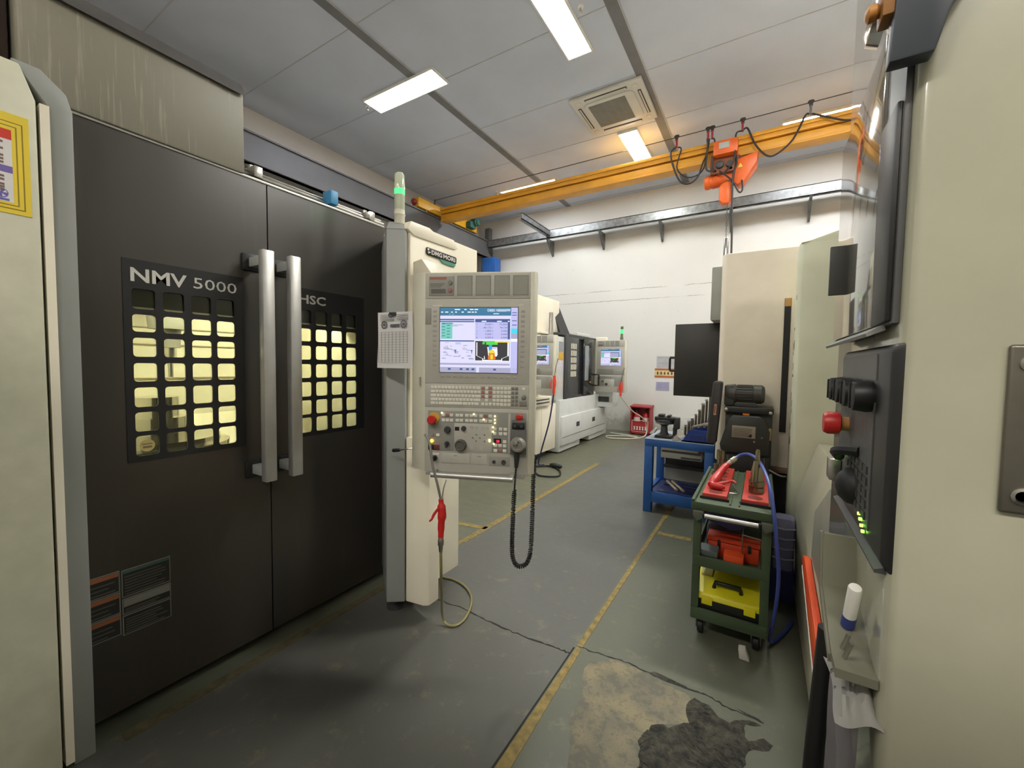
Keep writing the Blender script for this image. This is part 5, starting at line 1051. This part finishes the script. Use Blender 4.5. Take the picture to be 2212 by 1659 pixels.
def holder(x, y, s, label, kind, hh):
    t = thing('tool_holder', label, 'tool holder', (x, y, .743), 0, 'tool holders on the cart'); z = .743
    obj('flange', MB().lathe((x, y, z), (0, 0, 1), [(0, .036*s), (.028*s, .036*s), (.03*s, .030*s), (.036*s, .030*s), (.038*s, .037*s), (.06*s, .037*s), (.062*s, .03*s)], 26), olive, t)
    if kind: obj('taper', MB().lathe((x, y, z+.062*s), (0, 0, 1), [(0, .031*s), (.05, .027*s), (hh*.62, .017*s), (hh*.63, .011*s), (hh*.9, .011*s), (hh, .007*s)], 22), olive, t)
    else: obj('collet_nut', MB().lathe((x, y, z+.062*s), (0, 0, 1), [(0, .022*s), (hh*.4, .022*s), (hh*.42, .026*s), (hh, .025*s), (hh+.002, .015*s)], 22), olive, t)
    return t
holder(-.005, 2.50, 1.0, 'tall shiny taper tool holder standing in the right red tray', 1, .165)
holder(-.20, 2.80, .9, 'taller collet tool holder at the rear of the left red tray', 0, .09)
holder(-.205, 2.64, .75, 'short collet tool holder just behind the red air gun on the cart', 0, .05)
holder(.0, 2.80, .8, 'low tool holder at the rear of the right red tray', 0, .02)
t = thing('hex_key', 'bent steel hex key lying between the two red trays', 'hex key', (-.1, 2.46, .722)); obj('key', MB().tube([(-.125, 2.42, .735), (-.09, 2.43, .735), (-.085, 2.45, .735), (-.118, 2.58, .745)], .004, 8), steel, t)
g2 = thing('air_gun', 'red air gun with blue hose lying on the left red cart tray', 'air gun', (-.19, 2.5, .745))
obj('body', MB().tube([(-.215, 2.43, .762), (-.205, 2.46, .775), (-.19, 2.51, .80), (-.165, 2.56, .835), (-.150, 2.59, .852)], [.018, .024, .020, .017, .0145], 14, smooth=3), redp, g2)
obj('nose', MB().tube([(-.215, 2.435, .762), (-.17, 2.425, .760), (-.15, 2.43, .762)], [.018, .016, .01], 12, smooth=3), redp, g2)
obj('trigger', MB().tube([(-.185, 2.44, .77), (-.14, 2.45, .785), (-.115, 2.46, .793), (-.095, 2.45, .785)], [.008, .007, .006, .004], 8, smooth=3), redp, g2)
obj('coupling', MB().lathe((-.150, 2.59, .852), (.40, .36, .35), [(0, .010), (.01, .013), (.022, .013), (.024, .010), (.03, .015), (.058, .014), (.06, .009), (.068, .009)], 14), mat('coupling_nickel', (196, 192, 172), .3, metal=.8), g2)
bh = mat('blue_hose', (58, 74, 150), .35, var=.1)
obj('hose', MB().tube([(-.112, 2.623, .886), (-.085, 2.645, .904), (-.045, 2.62, .915), (.0, 2.52, .905), (.04, 2.38, .85), (.064, 2.27, .76), (.082, 2.22, .62), (.098, 2.21, .45), (.094, 2.25, .27), (.082, 2.33, .1), (.082, 2.38, .03), (.11, 2.44, .014), (.15, 2.54, .014), (.19, 2.66, .014)], .0085, 10, smooth=8), bh, g2)
# load on the middle shelf
zs = .387
solo('blue_bag', MB().prism([(-.24, .57), (-.25, .62), (-.22, .65), (-.05, .635), (-.035, .56), (-.10, .53)], 'y', 2.42, 2.75, .03), mat('dusty_blue_sheet', (66, 74, 122), .7, var=.2), 'dusty blue wrapped bundle under the top of the cart', 'bundle')
solo('dark_bundle', MB().box(-.235, -.07, 2.51, 2.98, zs, .525, .02), mat('dark_violet_box', (58, 52, 60), .7, var=.2), 'dark box behind the orange case on the middle shelf', 'box')
wr = thing('wire_basket', 'thin dark wire basket at the right side of the middle shelf', 'basket', (-.0, 2.6, zs))
obj('frame', MB().tube([(-.055, 2.36, .55), (.03, 2.36, .54), (.03, 2.9, .54), (-.055, 2.9, .55), (-.055, 2.36, .55)], .003, 6).tube([(-.055, 2.36, .55), (-.055, 2.36, zs)], .003, 6).tube([(.03, 2.36, .54), (.03, 2.36, zs)], .003, 6).tube([(.03, 2.9, .54), (.03, 2.9, zs)], .003, 6).tube([(-.055, 2.9, .55), (-.055, 2.9, zs)], .003, 6), steel, wr)
oc = thing('orange_case', 'long orange-red case with black clasps on the middle shelf of the cart', 'case', (-.1, 2.42, zs))
obj('body', MB().box(-.215, .02, 2.40, 2.49, zs+.002, zs+.085, .006), mat('case_orange_red', (196, 62, 30), .45, var=.1), oc); obj('lid', MB().box(-.22, .025, 2.395, 2.495, zs+.087, zs+.115, .006), MATS['case_orange_red'], oc)
for x in (-.17, -.03): obj('clasp', MB().box(x, x+.014, 2.388, 2.397, zs+.06, zs+.10, .002), black, oc)
ob = solo('orange_box', MB().box(-.135, -.045, 2.30, 2.385, zs, zs+.065, .006), orange, 'small bright orange box at the front of the middle shelf', 'box')
gc = thing('grey_case', 'grey plastic case lying at the left front of the middle shelf', 'case', (-.22, 2.34, zs))
gp = mat('case_grey_green', (84, 94, 92), .5, var=.06)
obj('body', MB().box(-.255, -.165, 2.29, 2.38, zs, zs+.035, .004), gp, gc); obj('lid', MB().box(-.255, -.16, 2.29, 2.385, zs+.038, zs+.07, .005), gp, gc); obj('hinge', MB().box(-.168, -.158, 2.31, 2.33, zs+.02, zs+.055, .002), dark, gc)
# toolbox on the bottom shelf
zb = .107
tb = thing('toolbox', 'black toolbox with bright yellow lid and black handle on the bottom shelf', 'toolbox', (-.1, 2.45, zb))
yl = mat('lid_yellow', (214, 204, 30), .4, var=.08)
obj('body', MB().prism([(2.295, zb), (2.60, zb), (2.61, zb+.095), (2.285, zb+.095)], 'x', -.255, .035, .008), black, tb)
obj('lid', MB().prism([(2.282, zb+.095), (2.614, zb+.095), (2.60, zb+.15), (2.53, zb+.16), (2.41, zb+.158), (2.295, zb+.122)], 'x', -.258, .038, .006), yl, tb)
for x in (-.225, -.035): obj('latch', MB().box(x, x+.05, 2.276, 2.284, zb+.073, zb+.112, .002), yl, tb)
obj('handle', MB().tube([(-.175, 2.35, zb+.135), (-.17, 2.345, zb+.168), (-.055, 2.345, zb+.168), (-.05, 2.35, zb+.135)], .011, 10), black, tb)
obj('clear_compartment', MB().box(-.245, -.19, 2.42, 2.55, zb+.157, zb+.166, .003), mat('clear_lid', (190, 180, 110), .25), tb)
solo('white_card', MB().box(-.258, -.238, 2.62, 2.625, .11, .30), paper, 'narrow white card standing at the left rear of the bottom shelf', 'card')
solo('black_crate', MB().box(-.23, .04, 2.66, 2.98, zb, zb+.22, .01), mat('crate_navy_black', (24, 28, 44), .5), 'navy-black crate behind the yellow-lidded toolbox', 'crate')
solo('plastic_wedge', MB().prism([(-.045, .002), (.0, -.0), (-.02, .055), (-.05, .05)], 'y', 2.20, 2.24, .004), mat('wedge_pale', (196, 192, 186), .6), 'small pale plastic scrap on the floor under the cart front', 'scrap')
bg = thing('bottle_pack', 'pale violet shrink-wrapped pack on the floor between cart and right machine', 'pack', (.14, 2.95, 0))
obj('wrap', MB().box(.09, .20, 2.88, 3.0, .10, .51, .025), mat('wrap_violet', (150, 150, 186), .5, var=.15), bg); obj('base_tray', MB().box(.085, .205, 2.875, 3.005, .0, .20, .01), mat('pack_blue', (58, 60, 118), .5), bg)
for k in range(4): obj('wrap_fold', MB().tube([(.092, 2.876, .27+.06*k), (.15, 2.872, .265+.06*k), (.2, 2.876, .275+.06*k)], .006, 6), mat('wrap_white', (178, 178, 200), .5), bg)

# ------------------------------------------------------------------ the machine right beside the camera
nm = thing('lathe', 'olive-cream machine along the right edge of the picture, nearest the camera', 'machine', (1.2, 1.9, 0))
ocr = mat('olive_cream_gloss', (178, 177, 156), .24, var=.05, scale=10, bump=.015, coat=1.0)
obj('operator_column', MB().prism([(.138, .66), (.148, .65), (1.3, .65), (1.3, 1.13), (.138, 1.13)], 'z', .03, 3.0, .012, 0, 3), ocr, nm)
obj('rear_body', MB().box(.42, 2.6, 1.13, 3.0, .03, 2.3, .01), ocr, nm)
obj('door_wing', MB().prism([(.165, 3.10), (.18, 3.065), (.22, 3.05), (.9, 3.05), (.9, 3.3), (.165, 3.3)], 'z', .02, 2.16, .008), mat('pale_green_cream', (214, 216, 192), .4, var=.04), nm)
obj('wing_slope', MB().prism([(.17, 2.155), (.22, 2.165), (.42, 2.225), (.9, 2.30), (.9, 2.155)], 'y', 3.05, 3.3, .004), MATS['pale_green_cream'], nm)
rnd = random.Random(9)
for k in range(16):
    z = rnd.uniform(.9, 1.95); y = 3.12+rnd.uniform(0, .13); obj('paint_chip', MB().box(.1635, .166, y, y+rnd.uniform(.008, .02), z, z+rnd.uniform(.01, .05)), mat('chip_brown', (120, 96, 76), .7), nm)
obj('apron', MB().prism([(.215, .02), (.20, .60), (.30, .95), (.5, .95), (.5, .02)], 'y', 1.13, 3.05, .006), mat('apron_cream', (188, 184, 160), .4, var=.04), nm)
obj('apron_flap', MB().prism([(1.3, 1.02), (1.62, 1.02), (1.98, .84), (2.02, .64), (1.3, .64)], 'x', .195, .215, .004), mat('flap_grey', (140, 142, 128), .45), nm)
obj('orange_guard', MB().prism([(2.12, .60), (2.06, .62), (1.30, .50), (1.2, .38), (1.5, .40), (2.10, .56)], 'x', .175, .198, .004), mat('guard_orange', (214, 74, 28), .4, var=.1), nm)
obj('guard_edge', MB().tube([(.178, 2.12, .555), (.178, 1.5, .385), (.178, 1.3, .35)], .004, 6), white, nm)
# display and control surface on the aisle side of the column
X0 = .138
_n0 = set(bpy.data.objects)
mn = obj('display', MB().box(.118, .126, .665, 1.12, 1.455, 1.86, .003), mat('display_frame_grey', (88, 88, 88), .4), nm)
obj('display_glass', MB().box(.113, .119, .75, 1.105, 1.458, 1.85, .002), mat('display_gloss_glass', (120, 116, 104), .04, var=.03, spec=1.0, coat=1.0), mn)
obj('display_strip', MB().box(.112, .119, .668, .746, 1.458, 1.72, .003), black, mn)
obj('visor', MB().prism([(.118, 1.458), (.10, 1.446), (.102, 1.442), (.12, 1.45)], 'y', .70, 1.10), grayp, mn)
kp_ = obj('keypad_console', MB().prism([(.122, 1.43), (.118, 1.42), (.118, 1.165), (.128, 1.15), (.14, 1.15), (.14, 1.435)], 'y', .625+.03, 1.0, .003), mat('console_black', (34, 34, 33), .4, var=.1), nm)
obj('console_field', MB().box(.1165, .119, .72, .985, 1.18, 1.355), mat('console_field_grey', (74, 74, 72), .5, var=.25, scale=60), kp_)
obj('console_header', MB().box(.1165, .119, .72, .985, 1.385, 1.42), mat('console_header_grey', (104, 104, 100), .5), kp_)
for k in range(4): obj('override_knob', MB().lathe((.118, .74+.075*k, 1.362), (-1, 0, 0), [(0, .021), (.006, .022), (.022, .02), (.024, .015)], 20).box(.092, .098, .738+.075*k, .742+.075*k, 1.345, 1.38), black, kp_)
obj('emergency_stop', MB().lathe((.118, .90, 1.305), (-1, 0, 0), [(0, .012), (.012, .012)], 16, 1).lathe((.106, .90, 1.305), (-1, 0, 0), [(0, .0135), (.002, .019), (.018, .0195), (.024, .016)], 24), [redp, mat('collar_tan', (170, 120, 70), .5)], kp_, label='red emergency stop button')
obj('key_lever', MB().tube([(.118, .80, 1.275), (.10, .82, 1.272), (.096, .86, 1.262), (.105, .89, 1.25)], .008, 8, smooth=3), rubber, kp_)
obj('jog_dome', MB().lathe((.118, .83, 1.215), (-1, 0, 0), [(0, .03), (.01, .028), (.02, .018), (.024, .006)], 20), rubber, kp_)
obj('silver_latch', MB().box(.098, .116, .94, .975, 1.195, 1.235, .003), steel, kp_)
mb = MB(); rnd = random.Random(5)
for r_ in range(5):
    for c_ in range(6): mb.box(.1145, .118, .735+.028*c_, .755+.028*c_, 1.19+.016*r_, 1.201+.016*r_)
obj('keypad', mb, mat('keypad_dark', (52, 52, 50), .5), kp_)
gl = emit('led_green', (140, 255, 60), 3)
for (y, z) in ((.91, 1.252), (.86, 1.262), (.875, 1.232), (.765, 1.19), (.755, 1.185), (.745, 1.179), (.735, 1.174)): obj('indicator_lamp', MB().box(.113, .1165, y-.0018, y+.0018, z-.0018, z+.0018), gl, kp_)
obj('console_lip', MB().prism([(.124, 1.156), (.114, 1.152), (.115, 1.148), (.126, 1.148)], 'y', .66, 1.0), dark, kp_)
for o_ in set(bpy.data.objects)-_n0:
    if o_.parent == nm and o_.type == 'MESH':
        for v_ in o_.data.vertices: v_.co.x += .0125
    elif o_.type == 'MESH':
        for v_ in o_.data.vertices: v_.co.x += .0125
solo('sticker_plate', MB().box(.100, .1265, .974, .982, 1.537, 1.627, .001), mat('plate_dark_grey', (72, 72, 70), .5), 'dark grey square plate sticking out beside the right machine display', 'plate')
# slate bracket with amber knob near the top
br = obj('slate_bracket', MB().prism([(.108, 1.79), (.146, 1.79), (.156, 1.83), (.175, 1.868), (.175, 2.1), (.122, 2.1)], 'y', .628, .65, .003).xf(Matrix.Translation((0, 0, -.045))), mat('slate_blue', (62, 68, 76), .4), nm)
obj('bracket_edge', MB().box(.100, .112, .63, .66, 1.80, 2.05, .003), mat('amber_brown', (150, 104, 52), .5), br); obj('amber_knob', MB().lathe((.10, .645, 1.815), (-1, 0, 0), [(0, .006), (.003, .009), (.010, .009), (.013, .005)], 14), mat('amber_knob_plastic', (190, 130, 60), .45), br)
obj('lamp_bezel', MB().lathe((.135, .80, 1.93), (-1, 0, .15), [(0, .06), (.015, .055), (.02, .045)], 20), chrome, br)
# steel plate on the cabinet front
sp = obj('steel_plate', MB().box(.222, .34, .644, .651, 1.248, 1.428, .004, 0, 3), mat('worn_steel_plate', (120, 116, 106), .35, metal=.7, var=.2, scale=12), nm)
for z in (1.268, 1.408):
    for x in (.238, .324): obj('plate_screw', MB().lathe((x, .645, z), (0, -1, 0), [(0, .009), (.003, .009), (.004, .006), (.001, .005)], 16), steel, sp)
# pocket below the console with what is in it
pk = obj('tool_pocket', MB().prism([(.84, 1.13), (.82, 1.045), (.70, 1.0), (.66, 1.0), (.66, 1.012), (.695, 1.012), (.812, 1.055), (.832, 1.13)], 'x', .095, .138).prism([(.835, 1.13), (.815, 1.05), (.70, 1.006), (.70, .995), (.825, 1.04), (.845, 1.13)], 'x', .092, .097), mat('pocket_grey', (112, 110, 94), .45), nm)
mk = thing('marker_pen', 'white marker pen with blue cap in the pocket of the right machine', 'marker', (.118, .74, 1.02))
obj('barrel', MB().lathe((.118, .705, 1.105), (0, .36, -.72), [(0, .007), (.003, .008), (.06, .008)], 14), white, mk); obj('cap', MB().lathe((.118, .732, 1.052), (0, .36, -.72), [(0, .0085), (.022, .0085), (.025, .005)], 14), mat('cap_blue', (42, 58, 130), .4), mk)
for k in range(2): solo('steel_bit', MB().tube([(.108, .685+.02*k, 1.016), (.112, .672+.02*k, 1.045)], .003, 8), steel, ('left', 'right')[1-k]+' thin steel bit standing in the pocket below the marker', 'tool bit', 'bits in the pocket')
rag('cloth', 'grey glove-like cloth draped below the pocket of the right machine', (.122, .71, .955), .025, .07, .05, mat('glove_grey', (150, 148, 142), .9), 12)
fc = MB(); vs = []; fs = []
for i in range(13):
    for j in range(13):
        y = .66+.11*(i/12)*(1-.35*j/12); vs.append((.112+.010*math.sin(i*1.3+j*.25)+.004*math.sin(i*2.9), y, .965-.32*j/12))
for i in range(12):
    for j in range(12): fs.append((i*13+j, i*13+j+1, (i+1)*13+j+1, (i+1)*13+j))
fc.add(vs, fs); solo('hanging_cloth', fc, mat('cloth_mauve_grey', (128, 124, 128), .9), 'mauve-grey cloth hanging at the foot of the right machine', 'cloth')
solo('foam_hose', MB().tube([(.104, .80, .99), (.100, .80, .9), (.094, .79, .8), (.088, .775, .68), (.08, .76, .5), (.07, .75, .25), (.07, .75, .02)], .0135, 14, smooth=4), rubber, 'thick black hose running down beside the right machine', 'hose')
